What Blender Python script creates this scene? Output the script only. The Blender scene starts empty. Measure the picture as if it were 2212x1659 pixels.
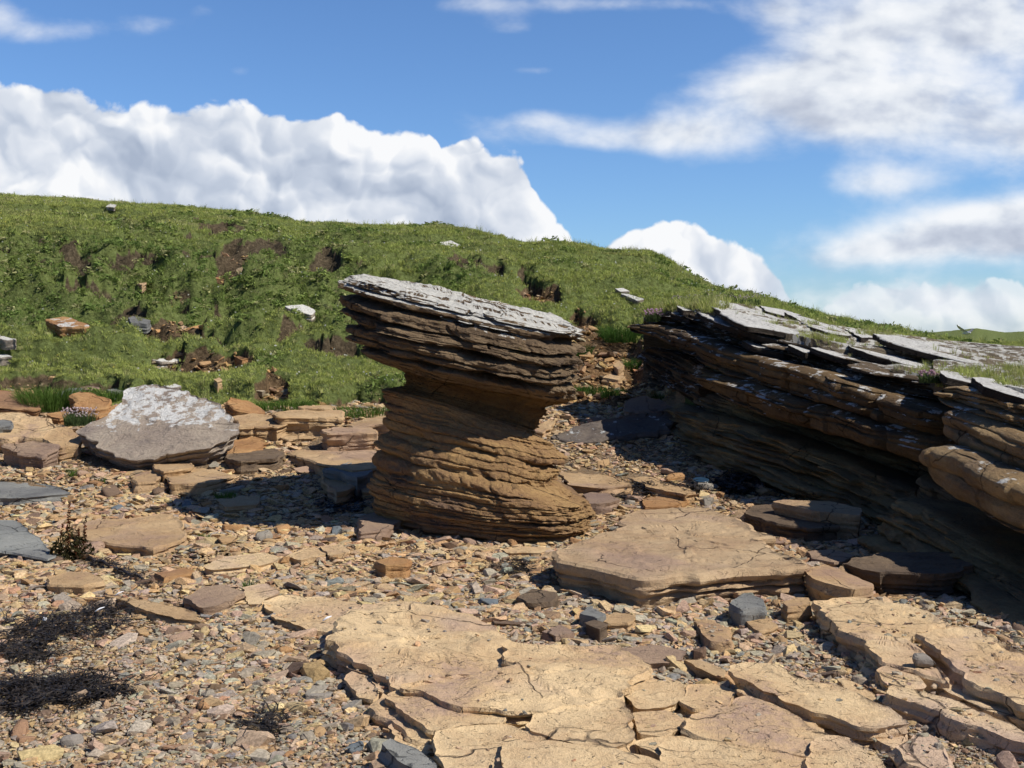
import bpy, bmesh, math, random
import numpy as np
from mathutils import Vector
random.seed(7); rng = np.random.default_rng(7)
C = bpy.context.scene.collection
F, CX, HV, CZ = 2372.0, 1106.0, 740.0, 1.6      # survey of the beach from the tripod: focal length, centre column, horizon row, eye height

# ---------------------------------------------------------------- noise
def _h(ix, iy, iz, s):
    n = (ix*374761393 + iy*668265263 + iz*2147483647 + s*1274126177) & 0xffffffff
    n = ((n ^ (n >> 13))*1274126177) & 0xffffffff
    n = ((n ^ (n >> 16))*2246822519) & 0xffffffff
    return ((n ^ (n >> 15)) & 0xffffff)/float(0xffffff)*2-1
def vnoise(x, y, z=0.0, s=0):
    x, y, z = np.broadcast_arrays(np.asarray(x, float), np.asarray(y, float), np.asarray(z, float))
    fx, fy, fz = np.floor(x), np.floor(y), np.floor(z)
    ix, iy, iz = fx.astype(np.int64), fy.astype(np.int64), fz.astype(np.int64)
    tx, ty, tz = x-fx, y-fy, z-fz
    tx = tx*tx*(3-2*tx); ty = ty*ty*(3-2*ty); tz = tz*tz*(3-2*tz)
    r = 0
    for dx in (0, 1):
        for dy in (0, 1):
            for dz in (0, 1):
                w = (tx if dx else 1-tx)*(ty if dy else 1-ty)*(tz if dz else 1-tz)
                r = r + w*_h(ix+dx, iy+dy, iz+dz, s)
    return r
def fbm(x, y, z=0.0, s=0, o=4, g=.5):
    r = 0; a = 1; t = 0
    for k in range(o):
        r = r + a*vnoise(np.asarray(x)*2**k, np.asarray(y)*2**k, np.asarray(z)*2**k, s+k*17); t += a; a *= g
    return r/t
def sstep(a, b, x):
    t = np.clip((np.asarray(x, float)-a)/(b-a), 0, 1); return t*t*(3-2*t)

# ---------------------------------------------------------------- object helpers
def link(o, parent=None):
    C.objects.link(o)
    if parent is not None: o.parent = parent
    return o
def tag(o, label=None, cat=None, group=None, kind=None):
    if label: o['label'] = label
    if cat: o['category'] = cat
    if group: o['group'] = group
    if kind: o['kind'] = kind
    return o
def mesh_np(name, V, Fc, mat, smooth=True, attrs=None):
    me = bpy.data.meshes.new(name)
    V = np.asarray(V, np.float32)
    if isinstance(Fc, np.ndarray):
        k = Fc.shape[1]; me.vertices.add(len(V)); me.vertices.foreach_set('co', V.ravel())
        me.loops.add(Fc.size); me.loops.foreach_set('vertex_index', Fc.astype(np.int32).ravel())
        me.polygons.add(len(Fc)); me.polygons.foreach_set('loop_start', np.arange(0, Fc.size, k, dtype=np.int32))
        me.polygons.foreach_set('loop_total', np.full(len(Fc), k, np.int32)); me.update(calc_edges=True)
    else:
        me.from_pydata(V.tolist(), [], Fc); me.update()
    me.polygons.foreach_set('use_smooth', np.full(len(me.polygons), smooth))
    for an, (ty, dat) in (attrs or {}).items():
        at = me.attributes.new(an, ty, 'POINT'); at.data.foreach_set('value' if ty == 'FLOAT' else ('color' if ty == 'FLOAT_COLOR' else 'vector'), np.asarray(dat, np.float32).ravel())
    me.materials.append(mat); me.validate(); return me
def obj_np(name, V, Fc, mat, parent=None, smooth=True, attrs=None, origin=None, sharp=0):
    V = np.asarray(V, float)
    if origin is None:
        if parent is not None: origin = np.array(parent.location)
        else: mn, mx = V.min(0), V.max(0); origin = np.array([(mn[0]+mx[0])/2, (mn[1]+mx[1])/2, mn[2]])
    me_ = mesh_np(name, V-origin, Fc, mat, smooth, attrs)
    if sharp: me_.set_sharp_from_angle(angle=math.radians(sharp))
    o = bpy.data.objects.new(name, me_)
    if parent is None: o.location = origin
    return link(o, parent)
def empty(name, loc):
    o = bpy.data.objects.new(name, None); o.location = loc; o.empty_display_size = .2; return link(o)
def grid_faces(nr, nc, wrap=False):
    c = nc if wrap else nc-1
    i = np.arange(nr-1)[:, None]; j = np.arange(c)[None, :]; j2 = (j+1) % nc
    return np.stack([i*nc+j, i*nc+j2, (i+1)*nc+j2, (i+1)*nc+j], -1).reshape(-1, 4)
def P(u, v, d):
    u, v, d = np.broadcast_arrays(np.asarray(u, float), np.asarray(v, float), np.asarray(d, float))
    return np.stack([(u-CX)/F*d, d, CZ+(HV-v)/F*d], -1)
def cur(pts):
    a = np.array(pts, float); return lambda u: np.interp(u, a[:, 0], a[:, 1])

# ---------------------------------------------------------------- materials
def newmat(name):
    m = bpy.data.materials.new(name); m.use_nodes = True; nt = m.node_tree
    for n in list(nt.nodes): nt.nodes.remove(n)
    out = nt.nodes.new('ShaderNodeOutputMaterial'); return m, nt, out
class NT:
    def __init__(s, nt): s.nt = nt
    def n(s, t, **k):
        x = s.nt.nodes.new(t)
        for a, b in k.items(): setattr(x, a, b)
        return x
    def put(s, sock, v):
        if isinstance(v, bpy.types.NodeSocket): s.nt.links.new(v, sock)
        elif v is not None: sock.default_value = v
    def m(s, op, a, b=None, c=None, clamp=False):
        x = s.n('ShaderNodeMath', operation=op, use_clamp=clamp); s.put(x.inputs[0], a); s.put(x.inputs[1], b); s.put(x.inputs[2], c); return x.outputs[0]
    def vm(s, op, a, b=None):
        if op == 'SCALE_':
            x = s.n('ShaderNodeVectorMath', operation='SCALE'); s.put(x.inputs[0], a); x.inputs['Scale'].default_value = .22; return x.outputs[0]
        x = s.n('ShaderNodeVectorMath', operation=op); s.put(x.inputs[0], a); s.put(x.inputs[1], b)
        return x.outputs['Value'] if op in ('DOT_PRODUCT', 'LENGTH') else x.outputs[0]
    def _u(s): pass
    def noise(s, vec, sc, det=5, rough=.55, dist=0.0, w=None):
        x = s.n('ShaderNodeTexNoise'); s.put(x.inputs['Vector'], vec); x.inputs['Scale'].default_value = sc
        x.inputs['Detail'].default_value = det; x.inputs['Roughness'].default_value = rough; x.inputs['Distortion'].default_value = dist
        return x.outputs['Fac']
    def noise2(s, vec, sc, det=5, rough=.55, dist=0.0):
        x = s.n('ShaderNodeTexNoise', noise_dimensions='2D'); s.put(x.inputs['Vector'], vec); x.inputs['Scale'].default_value = sc
        x.inputs['Detail'].default_value = det; x.inputs['Roughness'].default_value = rough; x.inputs['Distortion'].default_value = dist
        return x.outputs['Fac']
    def ss(s, v, a, b, lo=0.0, hi=1.0):
        x = s.n('ShaderNodeMapRange', interpolation_type='SMOOTHSTEP'); s.put(x.inputs[0], v)
        for i, q in zip((1, 2, 3, 4), (a, b, lo, hi)): s.put(x.inputs[i], q)
        return x.outputs[0]
    def mix(s, f, a, b, bt='MIX'):
        x = s.n('ShaderNodeMix', data_type='RGBA', blend_type=bt); s.put(x.inputs[0], f)
        for i, q in ((6, a), (7, b)):
            if isinstance(q, (tuple, list)): q = tuple(q)+(1,)*(4-len(q))
            s.put(x.inputs[i], q)
        return x.outputs[2]
    def ramp(s, f, stops, interp='LINEAR'):
        x = s.n('ShaderNodeValToRGB'); cr = x.color_ramp; cr.interpolation = interp; s.put(x.inputs[0], f)
        while len(cr.elements) < len(stops): cr.elements.new(.5)
        for e, (p, c) in zip(cr.elements, stops): e.position = p; e.color = tuple(c)+(1,)
        return x.outputs[0]
    def comb(s, x_, y_, z_):
        x = s.n('ShaderNodeCombineXYZ'); s.put(x.inputs[0], x_); s.put(x.inputs[1], y_); s.put(x.inputs[2], z_); return x.outputs[0]
    def sep(s, v): x = s.n('ShaderNodeSeparateXYZ'); s.put(x.inputs[0], v); return x.outputs
    def attr(s, nm, ty='GEOMETRY'): return s.n('ShaderNodeAttribute', attribute_name=nm, attribute_type=ty)
    def bump(s, h, dist, st=1.0, nrm=None):
        x = s.n('ShaderNodeBump'); s.put(x.inputs['Height'], h); x.inputs['Distance'].default_value = dist; x.inputs['Strength'].default_value = st
        if nrm is not None: s.put(x.inputs['Normal'], nrm)
        return x.outputs[0]
    def bsdf(s, out, col, rough=.9, nrm=None, spec=.25):
        b = s.n('ShaderNodeBsdfPrincipled'); s.put(b.inputs['Base Color'], tuple(col)+(1,) if isinstance(col, tuple) else col)
        s.put(b.inputs['Roughness'], rough); b.inputs['Specular IOR Level'].default_value = spec
        if nrm is not None: s.put(b.inputs['Normal'], nrm)
        s.nt.links.new(b.outputs[0], out.inputs[0]); return b

def rockmat(name, c1, c2, c3, lichen=0.0, lsc=9.0, kx=.25, ky=-.1, sfreq=16., strata=.5, bump=.02, lcol=(.62, .60, .55), lo=.5, side_dark=None, moss=0.0, flake=.6, lz=None, lside=1.0, lq=None, crk_=1.0):
    m, nt, out = newmat(name); N = NT(nt)
    geo = N.n('ShaderNodeNewGeometry'); pos = geo.outputs['Position']; x, y, z = N.sep(pos)
    s = N.m('ADD', N.m('ADD', z, N.m('MULTIPLY', x, kx)), N.m('MULTIPLY', y, ky))
    wob = N.noise(pos, 2.2, 3); s = N.m('ADD', s, N.m('MULTIPLY', wob, .05))
    sv = N.comb(N.m('MULTIPLY', x, .9), N.m('MULTIPLY', y, .9), N.m('MULTIPLY', s, sfreq))
    st = N.noise(sv, 1.0, 4, .6)
    st2 = N.noise(N.comb(N.m('MULTIPLY', x, 3.), N.m('MULTIPLY', y, 3.), N.m('MULTIPLY', s, sfreq*3.5)), 1., 4, .65)
    big = N.noise(pos, 1.7, 4, .6, .3); fine = N.noise(pos, 26, 5, .7); grit = N.noise(pos, 170, 1, .6)
    f = N.m('ADD', N.m('MULTIPLY', st, strata), N.m('MULTIPLY', big, 1-strata))
    f = N.m('ADD', f, N.m('MULTIPLY', N.m('SUBTRACT', fine, .5), .35))
    col = N.ramp(f, [(.3, c3), (.44, c2), (.58, c1), (.72, [min(1, q*1.18) for q in c1])])
    col = N.mix(N.ss(grit, .3, .7, 0., .35), col, [q*.55 for q in c2], 'MIX')
    col = N.mix(N.ss(fine, .6, .8, 0, .4), col, [q*.38 for q in c2])
    nz = N.sep(geo.outputs['Normal'])[2]
    wv = N.vm('ADD', pos, N.vm('SCALE_', N.comb(N.noise(pos, 3.5, 3), N.noise(pos, 4.1, 3), 0.)))
    cv = N.n('ShaderNodeTexVoronoi', feature='DISTANCE_TO_EDGE'); cv.inputs['Scale'].default_value = 1.15; N.put(cv.inputs['Vector'], wv)
    crack = N.m('MULTIPLY', N.ss(cv.outputs['Distance'], .0, .009, 1., 0.), N.ss(N.noise(pos, 1.6, 3), .47, .55, 0., crk_))
    fn = N.noise(N.comb(N.m('MULTIPLY', x, 1.), N.m('MULTIPLY', y, 1.7), N.m('MULTIPLY', z, 1.)), 1.7, 5, .56, .1)
    steps = N.m('ADD', N.ss(fn, .46, .468), N.m('ADD', N.ss(fn, .545, .552), N.ss(fn, .60, .607)))
    big2 = N.noise(pos, .8, 3, .6, .3); col = N.mix(N.ss(big2, .5, .66, 0, .6), col, [q*.8+.2*c3[0]*m_ for q, m_ in zip(c3, (1.25, 1.0, 1.05))])
    col = N.mix(N.m('MULTIPLY', crack, .75), col, [q*.22 for q in c3])
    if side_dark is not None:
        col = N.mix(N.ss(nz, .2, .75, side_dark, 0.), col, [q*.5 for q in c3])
    if lichen > 0:
        ln = N.noise(pos, lsc, 7, .72, .15)
        up = N.ss(nz, .35, .8)
        if lz: up = N.m('SUBTRACT', N.m('MULTIPLY', up, N.ss(z, lz[0], lz[1])), N.ss(z, lz[0], lz[1], .35, 0.))
        if lq: up = N.m('SUBTRACT', N.m('MULTIPLY', up, N.ss(N.m('ADD', N.m('ADD', z, N.m('MULTIPLY', x, lq[0])), N.m('MULTIPLY', y, lq[1])), lq[2], lq[3])), N.ss(N.m('ADD', N.m('ADD', z, N.m('MULTIPLY', x, lq[0])), N.m('MULTIPLY', y, lq[1])), lq[2], lq[3], .27, 0.))
        if lside < 1: up = N.m('SUBTRACT', up, N.ss(nz, .2, .6, 1-lside, 0.))
        thr = N.m('SUBTRACT', lo+.28, N.m('MULTIPLY', up, .28*1.0))
        thr = N.m('ADD', thr, (1-lichen)*.2)
        lm = N.ss(N.m('SUBTRACT', ln, thr), -.015, .03)
        lc = N.mix(N.noise(pos, 40, 6, .7), [q*.5 for q in lcol], [min(1, q*1.35) for q in lcol])
        col = N.mix(N.m('MULTIPLY', lm, .92), col, lc)
    if moss > 0:
        mm = N.ss(N.noise(pos, 5, 6, .7), .62, .7, 0., moss); col = N.mix(mm, col, (.2, .16, .03))
    crk = N.m('ADD', N.m('MULTIPLY', st2, .6), N.m('MULTIPLY', fine, .8))
    nrm = N.bump(N.m('SUBTRACT', steps, N.m('MULTIPLY', crack, 1.5)), .012*flake) if flake else None
    nrm = N.bump(crk, bump, 1., nrm); nrm = N.bump(grit, .003, 1., nrm)
    N.bsdf(out, col, .92, nrm, .2); return m

TAN = ((.50, .33, .15), (.40, .24, .10), (.27, .155, .085))
M = {}
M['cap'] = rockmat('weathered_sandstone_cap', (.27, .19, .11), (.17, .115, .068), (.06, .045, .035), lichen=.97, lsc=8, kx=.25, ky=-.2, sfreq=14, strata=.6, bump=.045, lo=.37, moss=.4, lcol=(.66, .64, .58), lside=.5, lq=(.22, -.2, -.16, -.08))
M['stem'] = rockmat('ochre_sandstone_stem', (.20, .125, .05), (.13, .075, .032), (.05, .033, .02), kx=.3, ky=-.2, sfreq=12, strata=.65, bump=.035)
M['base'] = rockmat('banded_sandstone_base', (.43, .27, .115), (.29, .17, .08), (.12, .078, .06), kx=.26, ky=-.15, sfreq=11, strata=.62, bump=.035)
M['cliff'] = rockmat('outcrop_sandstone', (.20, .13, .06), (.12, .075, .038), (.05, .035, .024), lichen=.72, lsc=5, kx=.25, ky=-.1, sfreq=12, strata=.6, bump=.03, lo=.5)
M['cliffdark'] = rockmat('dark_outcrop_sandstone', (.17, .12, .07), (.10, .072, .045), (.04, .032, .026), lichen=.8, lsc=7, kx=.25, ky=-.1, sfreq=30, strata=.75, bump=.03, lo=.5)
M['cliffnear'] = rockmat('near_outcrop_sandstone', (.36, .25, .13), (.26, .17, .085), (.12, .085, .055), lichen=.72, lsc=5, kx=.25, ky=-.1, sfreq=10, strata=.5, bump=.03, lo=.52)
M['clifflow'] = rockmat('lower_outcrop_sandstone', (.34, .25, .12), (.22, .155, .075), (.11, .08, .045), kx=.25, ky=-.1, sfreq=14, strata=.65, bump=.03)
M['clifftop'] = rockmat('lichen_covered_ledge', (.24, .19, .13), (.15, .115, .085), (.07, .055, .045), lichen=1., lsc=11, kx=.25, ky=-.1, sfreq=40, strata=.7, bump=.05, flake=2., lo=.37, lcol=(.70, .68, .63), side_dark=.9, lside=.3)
M['ledgebase'] = rockmat('weathered_ledge_ground', (.26, .21, .14), (.17, .135, .09), (.09, .075, .055), lichen=1., lsc=6, kx=.2, ky=-.15, sfreq=60, strata=.7, bump=.04, flake=2., lo=.50, lcol=(.66, .64, .58), lside=.3)
M['lichenrock'] = rockmat('lichen_boulder_stone', (.43, .355, .275), (.33, .265, .21), (.19, .155, .135), lichen=.78, lsc=7, kx=0, ky=-.5, sfreq=26, strata=.4, bump=.03, lo=.43, lcol=(.66, .65, .62), lz=(.40, .80), crk_=.25)
M['yellow'] = rockmat('yellow_sandstone', (.70, .515, .295), (.60, .41, .225), (.43, .29, .215), kx=.1, ky=0, sfreq=10, strata=.12, bump=.02, flake=1.3)
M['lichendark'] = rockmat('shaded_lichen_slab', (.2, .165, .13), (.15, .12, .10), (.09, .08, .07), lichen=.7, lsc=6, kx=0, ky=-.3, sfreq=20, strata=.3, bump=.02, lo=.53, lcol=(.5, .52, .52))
M['tan'] = rockmat('tan_sandstone', (.52, .36, .20), (.45, .295, .155), (.32, .205, .14), kx=.1, ky=0, sfreq=14, strata=.2, bump=.014)
M['block'] = rockmat('buff_sandstone', (.50, .36, .215), (.42, .285, .165), (.30, .195, .135), kx=.0, ky=0, sfreq=14, strata=.25, bump=.014)
M['orange'] = rockmat('orange_sandstone', (.46, .27, .12), (.38, .20, .085), (.22, .12, .065), kx=.1, ky=.1, sfreq=16, strata=.35, bump=.016)
M['mauve'] = rockmat('mauve_sandstone', (.38, .265, .175), (.30, .205, .145), (.19, .13, .105), kx=.1, ky=0, sfreq=16, strata=.3, bump=.016)
M['grey'] = rockmat('grey_flagstone', (.25, .245, .22), (.20, .198, .185), (.13, .13, .125), kx=0, ky=0, sfreq=16, strata=.2, bump=.01)
M['blue'] = rockmat('blue_grey_flagstone', (.28, .28, .255), (.235, .238, .22), (.17, .175, .165), kx=0, ky=0, sfreq=16, strata=.2, bump=.006)
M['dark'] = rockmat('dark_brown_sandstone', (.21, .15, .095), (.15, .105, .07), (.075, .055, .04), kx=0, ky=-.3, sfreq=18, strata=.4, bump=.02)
M['white'] = rockmat('pale_lichen_stone', (.42, .36, .28), (.3, .25, .2), (.16, .13, .11), lichen=1., lsc=9, kx=0, ky=0, sfreq=16, strata=.3, bump=.02, lo=.38, lcol=(.68, .66, .6))
M['orangelichen'] = rockmat('orange_stone_with_lichen', (.46, .27, .12), (.36, .19, .085), (.2, .12, .07), lichen=.8, lsc=5, kx=0, ky=0, sfreq=12, strata=.3, bump=.02, lo=.5)

def simplemat(name, colattr=None, base=(.3, .3, .3), var=.25, sc=60, rough=.9, transl=0.0, inst=False, bump=.0, spec=.2):
    m, nt, out = newmat(name); N = NT(nt)
    geo = N.n('ShaderNodeNewGeometry'); pos = geo.outputs['Position']
    col = N.attr(colattr, 'INSTANCER' if inst else 'GEOMETRY').outputs['Color'] if colattr else None
    n = N.noise(pos, sc, 5, .65)
    dark = N.mix(1.0, col if col else base, (1-var*1.3,)*3, 'MULTIPLY'); lite = N.mix(1.0, col if col else base, (1+var,)*3, 'MULTIPLY')
    c = N.mix(N.ss(n, .3, .7), dark, lite)
    nrm = N.bump(N.noise(pos, sc*1.5, 5, .7), bump) if bump else None
    if transl:
        d = N.n('ShaderNodeBsdfDiffuse'); t = N.n('ShaderNodeBsdfTranslucent'); mx = N.n('ShaderNodeMixShader')
        N.put(d.inputs[0], c); N.put(t.inputs[0], c); mx.inputs[0].default_value = transl
        nt.links.new(d.outputs[0], mx.inputs[1]); nt.links.new(t.outputs[0], mx.inputs[2]); nt.links.new(mx.outputs[0], out.inputs[0])
    else: N.bsdf(out, c, rough, nrm, spec)
    return m
M['pebble'] = simplemat('shingle_stone', 'col', var=.28, sc=70, inst=True, bump=.004)
M['blade'] = simplemat('grass_blade', 'col', var=.16, sc=9, inst=True, transl=0.25)
M['petal'] = simplemat('petal', 'col', var=.1, sc=9, inst=True, transl=.2)
M['weed'] = simplemat('dried_black_seaweed', base=(.032, .025, .02), var=.8, sc=60, rough=.5, spec=.4)
M['dock'] = simplemat('dock_plant_foliage', base=(.045, .04, .018), var=.6, sc=25, transl=.15)
M['dockseed'] = simplemat('dock_seed_spike', base=(.13, .05, .025), var=.5, sc=40, transl=.1)
M['stalk'] = simplemat('wet_kelp_stalk', base=(.03, .022, .018), var=.4, sc=20, rough=.45, spec=.4)
M['enamel'] = simplemat('chipped_white_enamel', base=(.55, .66, .68), var=.1, sc=20, rough=.3, spec=.5)
M['rim'] = simplemat('dark_blue_enamel_rim', base=(.02, .05, .09), var=.1, sc=20, rough=.3, spec=.5)
M['gull'] = simplemat('white_feathers', base=(.8, .8, .78), var=.05, sc=20)
M['gullgrey'] = simplemat('grey_feathers', base=(.16, .17, .19), var=.1, sc=20)
M['bleach'] = simplemat('sun_bleached_litter', base=(.75, .76, .8), var=.1, sc=20)

# ground materials
def beachmat():
    m, nt, out = newmat('beach_grit'); N = NT(nt); pos = N.n('ShaderNodeNewGeometry').outputs['Position']
    vo = N.n('ShaderNodeTexVoronoi'); N.put(vo.inputs['Vector'], pos); vo.inputs['Scale'].default_value = 55
    c = N.ramp(N.sep(vo.outputs['Color'])[0], [(0, (.16, .115, .07)), (.35, (.32, .215, .12)), (.6, (.42, .285, .165)), (.8, (.27, .235, .19)), (1, (.46, .33, .19))])
    c = N.mix(N.ss(vo.outputs['Distance'], .2, .6, 0, .7), c, (.05, .035, .025))
    c = N.mix(N.ss(N.noise(pos, 1.2, 4), .4, .6, 0, .35), c, (.28, .18, .09))
    N.bsdf(out, c, .95, N.bump(vo.outputs['Distance'], .01), .1); return m
def hillmat():
    m, nt, out = newmat('hill_turf_and_soil'); N = NT(nt); pos = N.n('ShaderNodeNewGeometry').outputs['Position']
    veg = N.attr('veg').outputs['Fac']; och = N.attr('ochre').outputs['Fac']
    n = N.noise(pos, 3, 8, .7); nf = N.noise(pos, 14, 6, .7)
    g = N.ramp(nf, [(.3, (.07, .075, .025)), (.5, (.13, .16, .05)), (.7, (.19, .22, .08))])
    so = N.ramp(nf, [(.3, (.03, .024, .016)), (.5, (.085, .066, .042)), (.68, (.16, .125, .08))])
    so2 = N.ramp(nf, [(.3, (.055, .034, .018)), (.5, (.17, .10, .05)), (.68, (.31, .20, .105))])
    so = N.mix(och, so, so2)
    f = N.ss(N.m('ADD', veg, N.m('MULTIPLY', N.m('SUBTRACT', n, .5), .5)), .35, .6)
    nr = N.bump(N.noise(pos, 9, 8, .75), .07)
    N.bsdf(out, N.mix(f, so, g), .95, nr, .05); return m
M['beach'] = beachmat(); M['hill'] = hillmat()

# ---------------------------------------------------------------- terrain
crest_v = cur([(-9000, 620), (-2500, 560), (-600, 440), (0, 421), (120, 428), (240, 438), (400, 446), (560, 463), (600, 470), (650, 482), (760, 485), (870, 489), (950, 486), (1000, 492), (1070, 512), (1130, 528), (1210, 531), (1260, 538), (1330, 552), (1400, 556), (1440, 572), (1490, 596), (1550, 626), (1650, 643), (1730, 668), (1800, 688), (1930, 712), (2000, 728), (2100, 742), (2400, 752), (9000, 760)])
crest_d = cur([(-9000, 30), (-600, 38), (900, 36), (1250, 33), (1550, 29), (2000, 27), (9000, 25)])
sky_v = cur([(1400, 690), (1500, 655), (1560, 648), (1640, 668), (1700, 682), (1850, 712), (1930, 726), (2060, 746), (2212, 766), (2600, 800), (9000, 860)])
far_v = cur([(-9000, 742), (1700, 742), (1900, 728), (1985, 720), (2050, 715), (2108, 709), (2135, 713), (2170, 718), (2212, 716), (2300, 712), (2500, 725), (9000, 745)])
G = np.array([(0, 0), (.02, .02), (.035, .12), (.09, .17), (.2, .38), (.26, .5), (.31, .63), (.42, .79), (.6, .9), (.8, .965), (1, 1)])
BZ = np.array([(0, 0), (8, 0), (9.3, .03), (10.5, .12), (12, .28), (13.5, .53), (15, .78), (100, .8)])
SOIL = [  # eroded soil scars on the hillside: u, v, ru, rv, ochre
 (505, 560, 38, 34, .15), (560, 545, 60, 20, .0), (520, 500, 60, 12, 0.), (490, 600, 42, 16, .8), (460, 485, 30, 8, .1), (110, 822, 170, 15, .35),
 (592, 840, 48, 34, .9), (790, 866, 90, 24, .7), (470, 785, 90, 12, .7), (350, 775, 40, 6, .6), (1160, 634, 48, 13, .7), (1290, 800, 105, 95, 1.), (1250, 690, 34, 22, .9), (1400, 835, 80, 50, .9), (1200, 890, 90, 40, 1.),
 (400, 712, 60, 18, .4), (345, 720, 26, 14, .2), (180, 590, 22, 34, .0), (150, 600, 14, 28, .4), (700, 570, 24, 30, .0), (430, 642, 50, 7, .6),
 (60, 520, 120, 9, 0), (1020, 560, 50, 7, .1), (1110, 600, 60, 7, .1), (970, 600, 60, 6, .1), (720, 770, 60, 10, .1), (640, 730, 40, 9, 0.2), (1130, 570, 60, 5, .1), (930, 585, 30, 8, 0.)]
SCARP = [([(-40, 500), (120, 508), (260, 518), (380, 512), (450, 500), (475, 486), (560, 479), (610, 498)], .30), ([(140, 556), (250, 562), (330, 556), (430, 566)], .26), ([(585, 566), (640, 572), (700, 556), (740, 572)], .34),
 ([(-60, 790), (60, 786), (160, 792), (270, 814)], .34), ([(525, 838), (575, 812), (625, 826), (700, 852), (760, 846), (840, 858)], .34), ([(290, 712), (380, 716), (490, 726)], .22), ([(1105, 598), (1160, 618), (1215, 642)], .13), ([(1225, 684), (1290, 688), (1400, 702)], .4),
 ([(265, 476), (360, 474)], .25), ([(620, 768), (720, 760), (820, 772)], .2), ([(60, 632), (160, 640), (260, 634)], .2), ([(950, 574), (1020, 566), (1090, 578)], .16), ([(330, 640), (430, 628), (520, 640)], .2)]
def terrain(u, d):
    x = (u-CX)/F*d; y = d
    bz = np.interp(d, BZ[:, 0], BZ[:, 1])
    vb = HV-(bz-CZ)/d*F
    cv, cd = crest_v(u), crest_d(u)
    bw = .55*fbm(u/70., 0*u+.5, 0, 3, 3)
    t = np.clip((d-15-bw)/(cd-15), 0, 1)
    vbase = HV-(.78-CZ)/15*F
    g = np.interp(t, G[:, 0], G[:, 1])
    vL = np.where(d > 15+bw, vbase+(cv-vbase)*g, vb)
    # behind the outcrop the turf sits level with its back edge
    sv = sky_v(u)+6
    r1 = sstep(12.6, 15.2, d); t2 = np.clip((d-15.2)/(cd-15.2), 0, 1)
    vR = np.where(d < 15.2, vb+(sv-vb)*r1, sv+(cv-sv)*t2**.8)
    w = sstep(1420, 1530, u)
    v = vL*(1-w)+vR*w
    z = CZ+(HV-v)/F*d
    zc = CZ+(HV-cv)/F*cd
    beyond = np.clip((d-cd)/cd, 0, None)
    zb = zc+.03*(d-cd)*np.exp(-beyond*4)-1.0*np.clip(beyond-.02, 0, 3)*1.0
    zb = np.maximum(zb-.6*sstep(0, .8, beyond), -.5)
    zf = CZ+(HV-far_v(u))/F*d
    zb = np.where(d > 90, zb+(zf-zb)*sstep(90, 200, d)*np.where(d > 220, np.clip(1-(d-220)/200, 0, 1), 1), zb)
    z = np.where(d > cd, zb, z)
    # masks
    hill = np.where(w > .5, sstep(12.8, 13.2, d), sstep(-.15, .15, d-15-bw+.2))
    soil = np.zeros_like(z); och = np.zeros_like(z)
    nu = u+28*fbm(x*1.3, y*1.3, 0, 5, 4); nv = v+16*fbm(x*1.5, y*1.5, 0, 9, 4)
    for (su, sv_, ru, rv, oc) in SOIL:
        e = np.exp(-(((nu-su)/(ru*1.1))**2+((nv-sv_)/(rv*1.1))**2)**1.3)
        soil = np.maximum(soil, e); och = np.maximum(och, e*oc)
    carve = np.zeros_like(z)
    for k_, (pl_, hh) in enumerate(SCARP):
        pa_ = np.array(pl_, float); lu, lv = pa_[:, 0], pa_[:, 1]
        dv = nv+.5*(v-nv)-np.interp(u, lu, lv); en_ = sstep(lu[0]-20, lu[0]+25, u)*sstep(lu[-1]+20, lu[-1]-25, u)*np.clip(.55+1.2*vnoise(x*1.1, y*.2, k_, 90), .15, 1.1)
        sc_ = np.clip(d/20., .8, 1.5); low_ = en_*np.where(dv > 0, np.exp(-dv/30.), 0)*sstep(0, 2.5, dv); carve = carve+hh*low_
        soil = np.maximum(soil, en_*sstep(-1, 1, dv)*sstep(15, 5, dv)*.95)  # bare soil under each lip; its dark tone also paints in the shade
    soil = np.where(d > cd, 0, soil)*hill; carve = carve*hill
    hum = sstep(15.5, 19, d)*sstep(27, 22.5, d)*(1-w)
    low = sstep(1250, 800, u)
    a = fbm(x*1.1, y*1.1, 0, 21, 4)
    patch = sstep(.28, .5, fbm(x*1.3, y*2.6, 0, 23, 4))*hum*low*.7; soil = np.maximum(soil, patch*hill)
    z = z-carve
    z = z+hill*(.07*a + .03*fbm(x*4, y*4, 0, 31, 3)) + hum*low*(.62*np.abs(fbm(x*1.0, y*1.3, 0, 41, 3))-.16+.26*fbm(x*2.6, y*2.6, 0, 44, 3)) - .22*sstep(.35, .6, soil)*hill + soil*.12*fbm(x*4, y*4, 0, 51, 4)
    # small terracettes across the slope
    tc = vnoise(x*.35, y*1.3+.6*vnoise(x*.5, y*.5, 0, 60), 0, 61); z = z+hill*sstep(16, 18, d)*(1-w)*.20*sstep(-.1, .25, tc)*sstep(34, 30, d)
    z = z+hill*sstep(24, 34, d)*.05*fbm(x*1.4, y*1.4, 0, 71, 4)
    z = z+(1-hill)*(.035*fbm(x*.9, y*.9, 0, 81, 4)+.008*fbm(x*7, y*7, 0, 85, 2))*sstep(3, 5, d)
    veg = hill*(1-sstep(.3, .55, soil))
    return z, hill, veg, och, v
def groundz(x, y):
    x = np.asarray(x, float); y = np.asarray(y, float)
    return terrain(x/y*F+CX, y)[0]

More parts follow.
